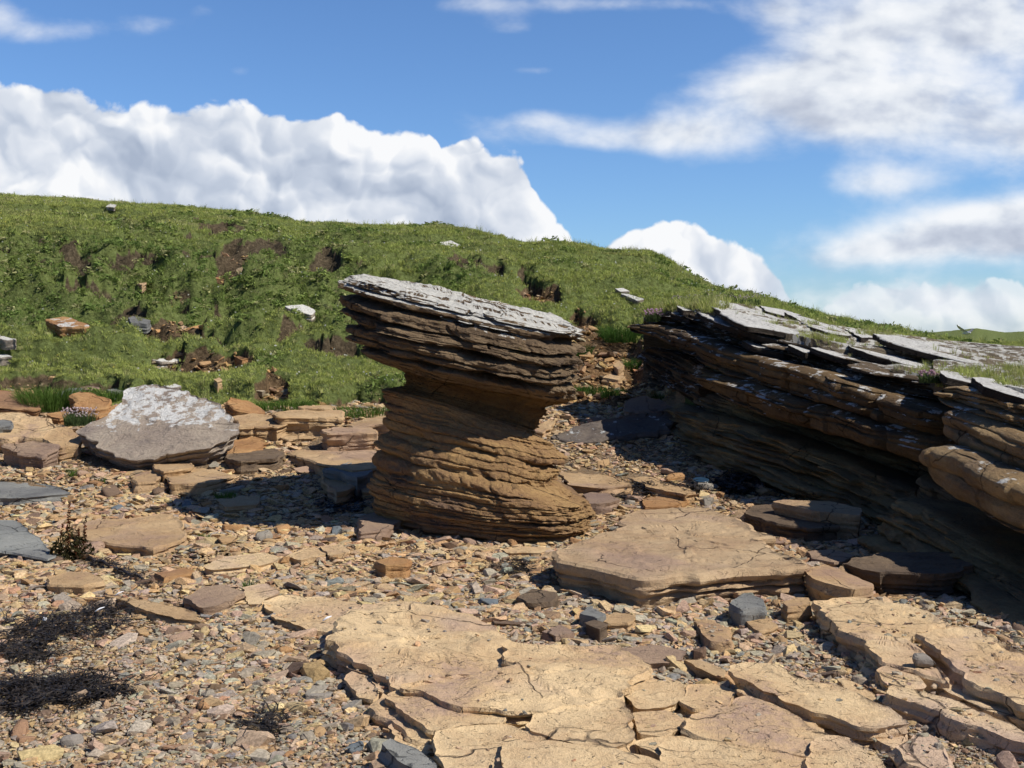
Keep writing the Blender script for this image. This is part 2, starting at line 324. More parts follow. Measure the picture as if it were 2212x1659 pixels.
us = np.concatenate([np.array([-9000, -6000, -4000, -2800, -2000, -1500]), np.arange(-1200, -150, 30), np.arange(-150, 2360, 5.), np.arange(2360, 3400, 30), np.array([3500, 4000, 5000, 7000, 9000])])
ds = [1.0]
while ds[-1] < 46: ds.append(ds[-1]*1.0058 if ds[-1] > 3 else ds[-1]*1.02)
ds = np.array(ds+[50, 60, 72, 85, 95, 110, 125, 140, 160, 180, 200, 220, 250, 300, 400, 600, 900, 1500])
U, D = np.meshgrid(us, ds)
Z, HILL, VEG, OCH, VV = terrain(U, D)
XX = (U-CX)/F*D
VV3 = np.stack([XX, D, Z], -1).reshape(-1, 3)
FF = grid_faces(*U.shape)
def zfast(u, d):
    u, d = np.broadcast_arrays(np.asarray(u, float), np.asarray(d, float))
    i = np.clip(np.searchsorted(us, u)-1, 0, len(us)-2); j = np.clip(np.searchsorted(ds, d)-1, 0, len(ds)-2)
    a = np.clip((u-us[i])/(us[i+1]-us[i]), 0, 1); b = np.clip((d-ds[j])/(ds[j+1]-ds[j]), 0, 1)
    return (Z[j, i]*(1-a)+Z[j, i+1]*a)*(1-b)+(Z[j+1, i]*(1-a)+Z[j+1, i+1]*a)*b
def groundz(x, y):
    x = np.asarray(x, float); y = np.asarray(y, float)
    return zfast(x/y*F+CX, y)
fh = HILL.reshape(-1)[FF].mean(1) > .5
def sub_mesh(name, sel, mat, attrs=None):
    f = FF[sel]; idx, inv = np.unique(f, return_inverse=True)
    at = {k: (t, v.reshape(-1)[idx]) for k, (t, v) in (attrs or {}).items()}
    o = obj_np(name, VV3[idx], inv.reshape(f.shape), mat, attrs=at, origin=np.zeros(3)); return tag(o, kind='structure')
sub_mesh('beach', ~fh, M['beach'])
sub_mesh('hillside', fh, M['hill'], {'veg': ('FLOAT', VEG), 'ochre': ('FLOAT', OCH)})

# ---------------------------------------------------------------- slabs and boulders from surveyed outlines
FOOT = []
def ray_ground(u, v, t=0.0, dmin=3.5, dmax=45):
    d = np.linspace(dmin, dmax, 1500); z = zfast(u, d)+t
    diff = CZ+(HV-v)/F*d-z
    i = np.where(diff < 0)[0]; i = i[0] if len(i) else len(d)-1
    return d[i]
def slab(name, label, cat, poly, t, mat, tilt=(0, 0), dc=None, under=.0, group=None, rough=1.0, layers=2, res=None, deep=.08, foot=True, bed=None, zoff=0.0, round_=.5, seed=None, slope=None):
    seed = seed if seed is not None else len(FOOT)*13+5
    pc = np.array(poly, float); c = pc.mean(0)
    if dc is None: dc = ray_ground(c[0], c[1], t+zoff)
    xc, yc, zc = P(c[0], c[1], dc)
    if slope is not None:
        gq = groundz([xc-.7, xc+.7, xc, xc], [yc, yc, yc-.9, yc+.9]); tilt = (tilt[0]+slope*float(np.clip((gq[1]-gq[0])/1.4, -.2, .2)), tilt[1]+float(np.clip(slope*(gq[3]-gq[2])/1.8, .05, .5)))
    kx, ky = tilt
    a = (pc[:, 0]-CX)/F; e = (HV-pc[:, 1])/F
    dd = (zc-kx*xc-ky*yc-CZ)/(e-kx*a-ky)
    dd = np.clip(dd, dc*.6, dc*1.6)
    pts = np.stack([a*dd, dd], -1)
    if np.cross(pts-pts.mean(0), np.roll(pts, -1, 0)-pts.mean(0)).sum() < 0: pts = pts[::-1]
    per = np.linalg.norm(np.roll(pts, -1, 0)-pts, axis=1); L = per.sum()
    n = int(np.clip(L/(res or .018*max(1, dc/7)), 60, 420))
    s = np.concatenate([[0], np.cumsum(per)]); q = np.linspace(0, L, n, endpoint=False)
    cl = np.vstack([pts, pts[:1]]); ox = np.interp(q, s, cl[:, 0]); oy = np.interp(q, s, cl[:, 1])
    for _ in range(1): ox = (np.roll(ox, 1)+2*ox+np.roll(ox, -1))/4; oy = (np.roll(oy, 1)+2*oy+np.roll(oy, -1))/4
    cx_, cy_ = ox.mean(), oy.mean(); size = math.sqrt(max(1e-4, L*L/16))
    tx = np.roll(ox, -1)-np.roll(ox, 1); ty = np.roll(oy, -1)-np.roll(oy, 1); tl = np.hypot(tx, ty)+1e-9
    nx, ny = ty/tl, -tx/tl
    en = fbm(ox*3/size**.5, oy*3/size**.5, seed, 1, 4)*(.085 if name not in ('bedrock_plate',) else .04)*size**.5*.6*rough+fbm(ox*13, oy*13, seed, 2, 3)*.022*rough*min(1, size+.3)
    en = en+.02*rough*min(1, size)*np.abs(vnoise(ox*7, oy*7, seed, 5))
    ox = ox+nx*en; oy = oy+ny*en
    tilted = kx*(ox-xc)+ky*(oy-yc)
    ztop = zc+tilted
    gz = groundz(ox, oy)
    zb = np.minimum(gz, ztop)-deep
    if bed is not None: zb = ztop-bed
    h = (ztop-zb)
    rows = []; K = int(np.clip(h.mean()/.014, 7, 26)); br = .02*round_*min(1.5, size)
    for k in range(K+1):
        f = k/K
        if k == 0: inset = .3*size*.0+under
        zz = zb+h*f
        lam = fbm(ox*2.2+7, oy*2.2, (zz-tilted)*26+seed, 3, 3)*.022*rough
        lam = lam+fbm(ox*5, oy*5, zz*7+seed, 9, 3)*.035*rough*min(1, size)
        step = .0
        for j in range(1, layers):
            pz = ztop-(t if bed is None else bed)*(j/layers+.12*math.sin(seed*3.+j))
            gap = np.exp(-((zz-pz+.012*fbm(ox*5, oy*5, seed+j, 4, 2))/.008)**2)*(.5+.5*vnoise(ox*4, oy*4, j+seed, 6))
            step = step+gap*.075*min(1, size)+ (.025*min(1, size))*sstep(.0, .02, pz-zz)*(vnoise(ox*3, oy*3, j*3+seed, 8)+.3)
        top_r = np.clip((br-(ztop-zz))/br, 0, 1)
        ins = step+lam+under*(1-f)**1.2+br*(1-np.sqrt(np.clip(1-top_r**2, 0, 1)))
        ins = np.maximum(ins, -.03)
        rows.append(np.stack([ox-nx*ins, oy-ny*ins, zz], -1))
    last = rows[-1]; R = int(np.clip(size/.05, 8, 34)); fr = [1-.012/max(size, .1)] + [1-(i/R)**1.0 for i in range(1, R)]
    for f in fr:
        X = cx_+(last[:, 0]-cx_)*f; Y = cy_+(last[:, 1]-cy_)*f
        zt = zc+kx*(X-xc)+ky*(Y-yc)
        am = min(1, size)*rough
        nz_ = fbm(X*2.2, Y*2.2, seed, 11, 3)*.018*am
        fl = fbm(X*3.1+.4*Y, Y*4.2, seed+3, 13, 3); nz_ = nz_-.009*am*sstep(.05, .09, fl)-.008*am*sstep(-.22, -.26, fl)
        nz_ = nz_+fbm(X*14, Y*14, seed, 14, 2)*.003*rough
        edge = sstep(1, .93, f)
        rows.append(np.stack([X, Y, zt+nz_*edge-.002*(1-edge)], -1))
    Vn = np.concatenate(rows+[np.array([[cx_, cy_, zc+kx*(cx_-xc)+ky*(cy_-yc)+float(np.mean(rows[-1][:, 2]-(zc+kx*(rows[-1][:, 0]-xc)+ky*(rows[-1][:, 1]-yc))))]])])
    nr = len(rows); Fq = grid_faces(nr, n, True).tolist()
    ci = len(Vn)-1; b0 = (nr-1)*n
    Fq += [[b0+i, b0+(i+1) % n, ci] for i in range(n)]
    Fq.append(list(range(n))[::-1])
    o = obj_np(name, Vn, Fq, M[mat], sharp=32); tag(o, label, cat, group)
    if foot: FOOT.append(np.stack([ox, oy], -1))
    else: FOOT.append(None)
    return o

S = slab
# --- beach pavement plates
PVG = 'yellow bedrock plates of the foreshore pavement'
def plate(label, poly, t, mat='yellow', tilt=(-.035, .02), **k):
    pa = np.array(poly, float); cc = pa.mean(0); poly = (cc+(pa-cc)*1.05).tolist(); t = .018+.72*t
    k.setdefault('layers', 3); k.setdefault('rough', 1.5)
    return S('bedrock_plate', label, 'rock slab', poly, t, mat, tilt, group=PVG, **k)
def sheet(label, poly, t): return S('bedrock_sheet', label, 'rock slab', poly, t, 'yellow', (-.035, .02), layers=2, rough=1.5)
sheet('lowest yellow bedrock layer seen in the cracks of the main pavement', [(748, 1440), (795, 1325), (960, 1338), (1100, 1400), (1330, 1408), (1400, 1445), (1480, 1482), (1600, 1505), (1770, 1590), (1800, 1750), (1000, 1750), (820, 1535)], .035)
sheet('low bedrock layer under the plates at the right edge', [(1790, 1335), (1900, 1305), (2100, 1372), (2360, 1500), (2380, 1650), (2220, 1620), (1940, 1500), (1880, 1450)], .02)
plate('thin yellow bedrock plate at the upper left corner of the pavement, shingle over its edges', [(572, 1300), (610, 1287), (700, 1290), (760, 1303), (798, 1318), (775, 1345), (712, 1368), (650, 1350), (600, 1330)], .05)
plate('broad yellow bedrock plate with a thick shaded left edge, behind the foreground crack', [(702, 1384), (791, 1308), (870, 1306), (963, 1324), (1049, 1353), (1102, 1390), (1094, 1440), (980, 1460), (884, 1478), (862, 1486), (836, 1466), (773, 1422)], .12)
plate('largest smooth yellow plate in the middle of the pavement with a curved black pit', [(1099, 1393), (1149, 1396), (1328, 1399), (1393, 1440), (1328, 1474), (1325, 1503), (1180, 1532), (1000, 1525), (955, 1500), (888, 1480), (985, 1462), (1097, 1442)], .115)
plate('mauve tinted yellow plate with a ragged left lip below the large smooth plate', [(838, 1508), (880, 1485), (952, 1503), (998, 1529), (1084, 1540), (1085, 1558), (1000, 1567), (935, 1576), (872, 1540)], .1)
plate('rounded yellow plate with a diagonal crack beside the pit of pebbles', [(1128, 1566), (1150, 1542), (1320, 1515), (1350, 1537), (1364, 1585), (1314, 1617), (1185, 1596)], .1)
plate('narrow lower ledge along the shaded left rim of the pavement', [(806, 1528), (832, 1512), (872, 1545), (932, 1582), (925, 1606), (880, 1582)], .06)
plate('small notched yellow ledge sticking out left of the pavement rim', [(735, 1465), (760, 1441), (800, 1450), (836, 1488), (806, 1512), (770, 1500)], .05)
plate('yellow plate cut off by the bottom edge left of centre', [(930, 1600), (948, 1582), (1085, 1568), (1185, 1600), (1236, 1640), (1230, 1730), (1010, 1740), (965, 1670)], .085)
plate('lumpy yellow plate with two rounded knobs at the bottom centre', [(1078, 1622), (1095, 1602), (1185, 1600), (1330, 1622), (1425, 1650), (1440, 1740), (1240, 1750), (1110, 1690)], .11)
plate('long smooth plate sloping down to the right in the middle of the pebble gap', [(1578, 1451), (1613, 1431), (1678, 1435), (1724, 1460), (1842, 1492), (1885, 1521), (1957, 1560), (1850, 1566), (1807, 1550), (1749, 1532), (1688, 1508), (1635, 1485)], .12, 'yellow')
plate('narrow strip plate tucked under the left edge of the long smooth plate', [(1601, 1492), (1622, 1489), (1671, 1508), (1742, 1545), (1780, 1573), (1770, 1583), (1700, 1552), (1640, 1518)], .06)
plate('big pinkish yellow plate with a rounded front corner below the narrow strip', [(1470, 1557), (1492, 1542), (1538, 1534), (1581, 1528), (1609, 1505), (1671, 1522), (1735, 1562), (1782, 1587), (1742, 1626), (1671, 1612), (1620, 1608), (1556, 1598), (1484, 1575)], .1)
plate('wide yellow plate along the bottom edge under the pinkish plate', [(1441, 1618), (1492, 1602), (1563, 1609), (1620, 1621), (1735, 1638), (1730, 1740), (1500, 1740), (1440, 1670)], .075)
plate('yellow plate at the bottom edge with a straight joint on its left side', [(1742, 1632), (1782, 1593), (1839, 1596), (1878, 1628), (1925, 1665), (1940, 1740), (1745, 1740)], .08)
plate('thin pale grey yellow plate below the tip of the long smooth plate', [(1857, 1570), (1950, 1567), (1953, 1590), (1930, 1618), (1885, 1600)], .04)
plate('compact yellow plate standing in pebbles near the lower right corner', [(1932, 1614), (1964, 1585), (2011, 1585), (2043, 1610), (2050, 1650), (2010, 1668), (1975, 1650)], .08)
plate('large tan plate with a high shaded left edge beside the outcrop', [(1772, 1330), (1765, 1302), (1850, 1292), (1965, 1308), (2068, 1355), (1985, 1366), (1952, 1384), (2010, 1425), (2050, 1470), (1990, 1455), (1910, 1425), (1850, 1380)], .13, 'yellow')
plate('thick tan plate running out of the right edge, partly in the outcrop shadow', [(1978, 1371), (2068, 1358), (2110, 1362), (2260, 1440), (2330, 1560), (2212, 1518), (2107, 1471), (2064, 1438), (2014, 1394)], .15, 'yellow')
plate('long narrow plate with a straight front edge at the lower right', [(1928, 1500), (1936, 1482), (1990, 1494), (2046, 1508), (2100, 1530), (2172, 1565), (2260, 1608), (2200, 1600), (2064, 1553), (1982, 1516)], .11)
plate('flaky pale plate between the thick tan plate and the long narrow plate', [(2007, 1460), (2060, 1467), (2130, 1490), (2260, 1545), (2240, 1565), (2120, 1528), (2040, 1495)], .05)
plate('short raised plate above the oval cobble', [(1896, 1449), (1914, 1439), (1978, 1460), (1992, 1474), (1950, 1482), (1905, 1468)], .1)
plate('thin wedge plate left of the short raised plate', [(1799, 1465), (1821, 1463), (1878, 1489), (1914, 1514), (1896, 1518), (1832, 1490)], .06)
plate('small square plate left of the oval cobble', [(1885, 1481), (1918, 1475), (1934, 1485), (1924, 1500), (1892, 1493)], .06)
plate('tiny flat plate among pebbles below the long narrow plate', [(2088, 1577), (2130, 1580), (2165, 1592), (2150, 1602), (2100, 1590)], .04)
plate('cracked pale plate right of the pebble pocket in the middle of the pavement', [(1342, 1482), (1400, 1468), (1470, 1476), (1480, 1500), (1440, 1528), (1380, 1530)], .07)
plate('low plate with a knobbly lump beside the narrow strip', [(1482, 1476), (1560, 1480), (1600, 1498), (1560, 1524), (1500, 1530), (1474, 1515)], .06)
plate('small broken plate between the rounded plate and the pinkish plate', [(1372, 1542), (1440, 1535), (1476, 1560), (1444, 1592), (1386, 1584)], .06)
plate('low yellow plate wedged between the rounded plate and the wide bottom plate', [(1370, 1605), (1400, 1592), (1470, 1590), (1540, 1606), (1490, 1618), (1440, 1640)], .07)
plate('thin tan plate half buried in gravel in front of the big layered slab', [(1495, 1342), (1540, 1338), (1590, 1360), (1580, 1388), (1530, 1385)], .04, 'tan')
plate('thin plate half buried in gravel above the long smooth plate', [(1470, 1424), (1513, 1422), (1567, 1448), (1560, 1462), (1500, 1442)], .05, 'tan')
plate('mauve flat plate at the back right of the pavement', [(1330, 1402), (1420, 1396), (1480, 1408), (1470, 1424), (1400, 1436)], .05, 'mauve')

# --- named blocks and boulders
S('layered_slab', 'big flat buff sandstone slab with a dark horizontal split, in front of the outcrop', 'rock slab',
  [(1180, 1192), (1232, 1172), (1290, 1150), (1345, 1135), (1352, 1110), (1378, 1101), (1520, 1095), (1570, 1105), (1680, 1158), (1625, 1163), (1660, 1180), (1725, 1205), (1738, 1222), (1640, 1230), (1500, 1240), (1380, 1248), (1290, 1234), (1195, 1212)], .2, 'block', (0, .0), dc=7.65, under=.07, layers=3, rough=1.3, round_=1.6)
S('leaning_slab', 'tan slab with a pointed left end lying on another slab by the foot of the outcrop', 'rock slab', [(1668, 1084), (1692, 1078), (1800, 1084), (1862, 1098), (1856, 1112), (1770, 1106)], .21, 'block', (-.03, .05), under=.05)
S('flat_slab', 'low brown slab underneath the pointed tan slab', 'rock slab', [(1610, 1106), (1628, 1092), (1680, 1090), (1815, 1136), (1745, 1142), (1650, 1124)], .12, 'dark', (-.03, .03), under=.03)
S('sandstone_block', 'sunlit tan block at the right end of the big flat buff slab', 'boulder', [(1740, 1228), (1780, 1218), (1825, 1232), (1888, 1262), (1840, 1272), (1790, 1262), (1750, 1248)], .15, 'tan', (-.12, .1), under=.02)
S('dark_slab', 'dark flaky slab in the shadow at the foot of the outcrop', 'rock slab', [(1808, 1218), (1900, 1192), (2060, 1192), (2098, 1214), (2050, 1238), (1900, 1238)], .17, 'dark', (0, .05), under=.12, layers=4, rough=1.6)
S('flat_slab', 'shaded purple brown slab right of the big flat buff slab', 'rock slab', [(1735, 1190), (1800, 1186), (1850, 1200), (1805, 1214), (1750, 1206)], .06, 'mauve')
S('lichen_boulder', 'large tilted grey boulder with white lichen on its upper half, left of the mushroom rock', 'boulder',
  [(176, 932), (205, 906), (240, 887), (266, 872), (285, 840), (302, 833), (352, 832), (400, 848), (455, 868), (487, 882), (506, 902), (510, 925), (492, 946), (455, 966), (400, 974), (290, 990), (262, 984), (200, 948)], .3, 'lichenrock', (.03, .46), dc=12.3, under=.22, layers=4, rough=1.7, deep=.05)
BG = 'boulders along the foot of the grassy bank'
def b(label, poly, t, mat, tilt=(0, .12), name='boulder', cat='boulder', **k):
    k.setdefault('rough', 1.7); k.setdefault('round_', 1.6); k.setdefault('under', .05); k.setdefault('layers', 3)
    return S(name, label, cat, poly, t*.8, mat, (tilt[0]+random.uniform(-.08, .08), tilt[1]+.05), group=BG, **k)
b('rounded brown boulder at the left edge beneath the soil bank', [(-60, 852), (-10, 843), (45, 843), (78, 855), (100, 871), (80, 882), (30, 878), (-60, 872)], .24, 'orange', (-.05, .15), round_=3)
b('orange block with a mauve face standing in grass behind the yellow slab', [(152, 852), (172, 844), (206, 848), (238, 866), (228, 880), (186, 886), (162, 874)], .28, 'orange', (0, .3), round_=3)
b('broad yellow slab at the left edge below the rounded brown boulder', [(-60, 892), (0, 892), (60, 895), (105, 909), (150, 922), (120, 938), (60, 944), (-60, 948)], .28, 'yellow', (0, .2))
b('tan slab with a curved crack leaning on the yellow slab', [(104, 930), (118, 921), (152, 921), (174, 948), (172, 962), (130, 966), (92, 950)], .3, 'tan', (0, .25))
b('mauve block with a tan right face in front of the yellow slab', [(3, 960), (70, 952), (128, 962), (96, 986), (40, 978)], .25, 'mauve', (0, .2))
b('small grey block at the left edge on the yellow slab', [(-40, 908), (0, 906), (32, 909), (26, 920), (-40, 920)], .34, 'grey', (0, .1))
b('small orange stone behind the flowering tuft', [(102, 893), (140, 890), (150, 897), (130, 905), (108, 900)], .16, 'orange')
b('orange stone between the tilted lichen boulder and the grass', [(182, 888), (225, 878), (262, 874), (252, 888), (215, 900), (190, 898)], .16, 'orange')
b('long orange boulder with a groove behind the right end of the lichen boulder', [(480, 866), (500, 859), (542, 866), (578, 889), (545, 892), (505, 884)], .25, 'orange', (-.15, .2), round_=3)
b('tan block touching the right side of the lichen boulder', [(505, 900), (548, 893), (592, 897), (622, 914), (600, 922), (510, 922)], .24, 'tan', (0, .14))
b('long grey topped slab with a dark undercut front', [(584, 891), (640, 885), (735, 887), (753, 896), (742, 904), (604, 900)], .3, 'tan', (0, .06), under=.1, name='flat_slab', cat='rock slab')
b('thin tan slab lying behind the long grey topped slab', [(640, 878), (700, 874), (736, 878), (728, 884), (655, 883)], .1, 'tan', name='flat_slab', cat='rock slab')
b('squared block in the shadow left of the mushroom rock', [(695, 928), (720, 923), (800, 924), (816, 934), (700, 937)], .26, 'tan', (0, .05))
b('dark leaning slab behind the left side of the mushroom rock', [(748, 918), (800, 902), (840, 896), (845, 914), (770, 924)], .2, 'tan', (.05, .1))
b('thin sunlit slab under the long grey topped slab', [(602, 944), (660, 938), (694, 944), (680, 949), (620, 950)], .06, 'tan', name='flat_slab', cat='rock slab')
b('sloping orange slab against the right foot of the lichen boulder', [(490, 955), (548, 944), (584, 955), (560, 972), (500, 982), (474, 974)], .12, 'orange', (0, .12), name='flat_slab', cat='rock slab')
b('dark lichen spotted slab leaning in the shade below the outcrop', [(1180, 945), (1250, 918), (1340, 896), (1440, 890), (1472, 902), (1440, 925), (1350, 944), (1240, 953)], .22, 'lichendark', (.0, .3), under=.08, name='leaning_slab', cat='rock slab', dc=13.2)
b('grey brown slab with a sunlit tip behind the dark lichen spotted slab', [(1346, 886), (1352, 866), (1378, 851), (1420, 860), (1472, 884), (1430, 892)], .4, 'mauve', (0, .4), name='leaning_slab', cat='rock slab', dc=14.1)
b('small tan stone on the ochre scree beside the stem of the mushroom rock', [(1152, 930), (1166, 915), (1190, 905), (1198, 916), (1172, 934)], .1, 'tan')
FG = 'flat slabs lying on the shingle'
def f(label, poly, t, mat, tilt=(0, .02), **k): return S('flat_slab', label, 'rock slab', poly, t, mat, tilt, group=FG, **k)
f('wide brown flat slab in the shadow of the mushroom rock', [(626, 978), (700, 956), (790, 957), (816, 975), (822, 1010), (760, 1018), (690, 1000)], .1, 'tan')
f('long dark slab behind the shaded shingle', [(478, 988), (520, 972), (580, 968), (616, 976), (592, 990), (520, 996)], .1, 'dark')
f('grey slab lying on the corner of the wide brown flat slab', [(700, 1012), (760, 996), (790, 1000), (802, 1016), (772, 1034), (740, 1022)], .16, 'grey')
f('arrow shaped brown slab in the shadow', [(690, 1020), (740, 1012), (806, 1030), (752, 1058), (726, 1064), (704, 1040)], .1, 'tan')
f('narrow shaded slab close to the foot of the mushroom rock', [(775, 1046), (850, 1044), (852, 1060), (782, 1062)], .08, 'tan')
f('triangular shaded slab at the foot of the mushroom rock', [(775, 1118), (832, 1100), (872, 1124), (832, 1142), (782, 1148)], .1, 'mauve')
f('low shaded slab by the small green tuft', [(465, 1078), (510, 1070), (562, 1072), (560, 1090), (482, 1096)], .05, 'tan')
f('square tan slab below the front edge of the lichen boulder', [(332, 996), (370, 990), (410, 992), (421, 1008), (352, 1019), (334, 1012)], .08, 'tan')
f('tan slab crossed by the tip of the mushroom rock shadow', [(356, 1024), (430, 1004), (508, 1028), (448, 1044), (364, 1046)], .06, 'tan')
f('pointed tan slab left of the slab at the shadow tip', [(284, 1030), (330, 1014), (348, 1024), (336, 1040), (292, 1042)], .07, 'tan')
f('grey flagstone at the left edge below the boulders', [(-60, 1040), (60, 1042), (130, 1054), (146, 1066), (60, 1076), (-60, 1075)], .05, 'grey')
f('smooth blue grey flagstone at the left edge beside the dock plant', [(-60, 1122), (30, 1123), (90, 1163), (122, 1200), (104, 1208), (0, 1190), (-60, 1192)], .06, 'blue', rough=.5)
f('large tan slab right of the dock plant', [(160, 1140), (190, 1122), (280, 1120), (350, 1109), (386, 1120), (406, 1150), (390, 1165), (330, 1182), (260, 1178), (172, 1165)], .08, 'tan')
f('long oval tan slab below the dock plant', [(103, 1248), (150, 1233), (200, 1238), (228, 1254), (180, 1266), (104, 1262)], .07, 'tan')
f('long yellow slab in sun just below the shadow', [(436, 1224), (480, 1202), (570, 1193), (613, 1206), (560, 1222), (460, 1232)], .05, 'yellow')
f('yellow slab half in shingle left of the orange block', [(615, 1202), (660, 1184), (708, 1178), (704, 1198), (650, 1210)], .04, 'yellow')
f('small yellow slab touching the edge of the shadow', [(690, 1180), (735, 1172), (752, 1190), (714, 1200)], .05, 'yellow')
f('pinkish slab beside the green weed in the left foreground', [(395, 1290), (440, 1266), (490, 1262), (528, 1280), (500, 1298), (440, 1311)], .08, 'mauve')
f('yellow slab touching the right side of the pinkish slab', [(520, 1268), (580, 1258), (600, 1280), (562, 1306), (534, 1306)], .04, 'yellow')
f('long thin tan slab sloping right in the left foreground shingle', [(225, 1286), (300, 1290), (420, 1320), (440, 1345), (380, 1338), (290, 1306)], .05, 'tan')
f('narrow orange tan slab near the end of the kelp stalk', [(330, 1238), (400, 1226), (426, 1236), (352, 1250)], .05, 'orange')
f('orange brick shaped stone on the shingle in front of the mushroom rock', [(805, 1212), (842, 1201), (888, 1209), (884, 1218), (832, 1222)], .1, 'orange')
f('thin yellow flag right at the front foot of the mushroom rock', [(1080, 1186), (1130, 1180), (1200, 1184), (1170, 1194), (1100, 1194)], .03, 'yellow')
f('tan slab behind the right foot of the mushroom rock', [(1205, 1022), (1262, 1012), (1340, 1035), (1368, 1050), (1300, 1055), (1232, 1048)], .06, 'tan')
f('mauve slab touching the right foot of the mushroom rock', [(1256, 1068), (1300, 1060), (1336, 1077), (1320, 1086), (1272, 1088)], .09, 'mauve')
f('low orange slab beside the seaweed near the layered slab', [(1385, 1078), (1440, 1067), (1492, 1080), (1452, 1094), (1392, 1096)], .06, 'orange')
f('long low slab along the edge of the outcrop shadow', [(1330, 1020), (1400, 1026), (1505, 1062), (1480, 1070), (1400, 1052)], .06, 'tan')
f('dark wedge shaped slab leaning on the left rim of the pavement', [(822, 1604), (842, 1592), (900, 1618), (938, 1650), (930, 1672), (872, 1650)], .1, 'grey', (-.1, .05))
f('pale cracked stone below the dark wedge at the bottom edge', [(800, 1645), (850, 1624), (918, 1654), (906, 1690), (820, 1680)], .06, 'mauve')
f('grey block in the gravel below the front of the layered slab', [(1570, 1302), (1606, 1280), (1648, 1294), (1656, 1312), (1600, 1316)], .12, 'grey', (-.05, .1))
f('square tan block right of the grey gravel block', [(1688, 1300), (1710, 1290), (1750, 1290), (1756, 1304), (1700, 1312)], .1, 'tan')
f('shaded flat stone under the left corner of the layered slab', [(1120, 1288), (1150, 1272), (1200, 1280), (1196, 1300), (1140, 1302)], .06, 'dark')
f('grey pyramid shaped stone in the gravel left of centre pavement', [(1250, 1325), (1274, 1312), (1312, 1326), (1290, 1336)], .09, 'grey')
f('pinkish flat stone right of the grey pyramid stone', [(1292, 1338), (1330, 1322), (1372, 1330), (1360, 1346), (1310, 1348)], .06, 'tan')
f('brown cube like stone behind the thin tan gravel plate', [(1262, 1345), (1284, 1338), (1312, 1348), (1296, 1360)], .08, 'dark')
f('pale pink stone lying flat above the back edge of the pavement', [(1165, 1364), (1210, 1348), (1242, 1366), (1200, 1376)], .05, 'mauve')
f('tan flat stone with one raised corner beneath the grey gravel block', [(1610, 1340), (1660, 1336), (1680, 1350), (1640, 1362)], .05, 'tan')
# --- stones on the hillside
HG = 'stones lying on the grassy hillside'
def h(label, poly, t, mat, tilt=(0, .05), **k):
    k.setdefault('slope', .9); k.setdefault('bed', t*.8+.05); return S('hillside_stone', label, 'stone', poly, .05+.25*t, mat, (tilt[0], tilt[1]*.3), group=HG, **k)
h('orange block with white lichen on its right end, on the lower left grass', [(97, 690), (140, 684), (196, 701), (184, 707), (130, 706)], .5, 'orangelichen', (-.08, .6), under=.02, slope=1.05, bed=.2)
h('flat grey stone right of the orange block on the lower left grass', [(275, 687), (290, 683), (327, 692), (318, 700), (282, 698)], .14, 'grey')
h('bright white lichen covered stone left of the cap of the mushroom rock', [(615, 661), (655, 657), (682, 672), (672, 680), (632, 670)], .16, 'white', (-.15, .3))
h('long low white stone on grass above the lichen boulder', [(305, 772), (340, 767), (389, 777), (350, 782)], .1, 'white')
h('white stone in the upper grass above the mushroom rock', [(948, 524), (975, 519), (1000, 531), (972, 534)], .1, 'white', (0, 1.), bed=.09)
h('white stone on the crest of the hill at the left', [(229, 446), (238, 440), (253, 442), (247, 448)], .1, 'white', (0, 1.), bed=.1)
h('small white stone above the soil overhang', [(1328, 623), (1345, 622), (1360, 629), (1340, 630)], .15, 'white')
h('long white stone beside the tall grass at the top of the outcrop', [(1340, 634), (1360, 635), (1394, 646), (1378, 649)], .15, 'white')
h('pale stone cut by the left edge in the middle of the slope', [(-30, 722), (5, 724), (38, 733), (10, 735)], .14, 'white')
h('low white stone cut by the left edge above the soil bank', [(-30, 764), (10, 765), (27, 770), (0, 772)], .12, 'white')
h('small orange stone above the lower soil scar', [(505, 770), (525, 767), (541, 774), (522, 778)], .1, 'orange')
h('tan stone in the grass above the long orange boulder', [(464, 819), (473, 815), (482, 822), (470, 826)], .12, 'tan')
h('pale yellow flat stone among hummocks in the middle of the slope', [(385, 706), (405, 702), (422, 708), (402, 713)], .12, 'yellow')
h('brown slab lying in the left soil bank', [(160, 840), (180, 832), (215, 836), (205, 844)], .12, 'mauve')
h('grey brown slab below the left soil bank', [(120, 850), (150, 838), (178, 838), (160, 852)], .12, 'grey')
h('small grey stone in the left soil bank', [(230, 842), (262, 836), (280, 842), (256, 848)], .1, 'grey')
h('small tan stone near the top of the brown soil scar', [(295, 612), (308, 606), (318, 611), (306, 616)], .12, 'tan')
h('pale stone in the low grass behind the lichen boulder', [(350, 833), (375, 829), (392, 834), (370, 838)], .1, 'white')
h('blocky tan stone in the middle of the ochre scree', [(1300, 815), (1322, 806), (1352, 813), (1335, 820)], .16, 'tan')
h('upright pale stone in the ochre scree', [(1325, 788), (1338, 780), (1346, 790), (1336, 797)], .16, 'tan')

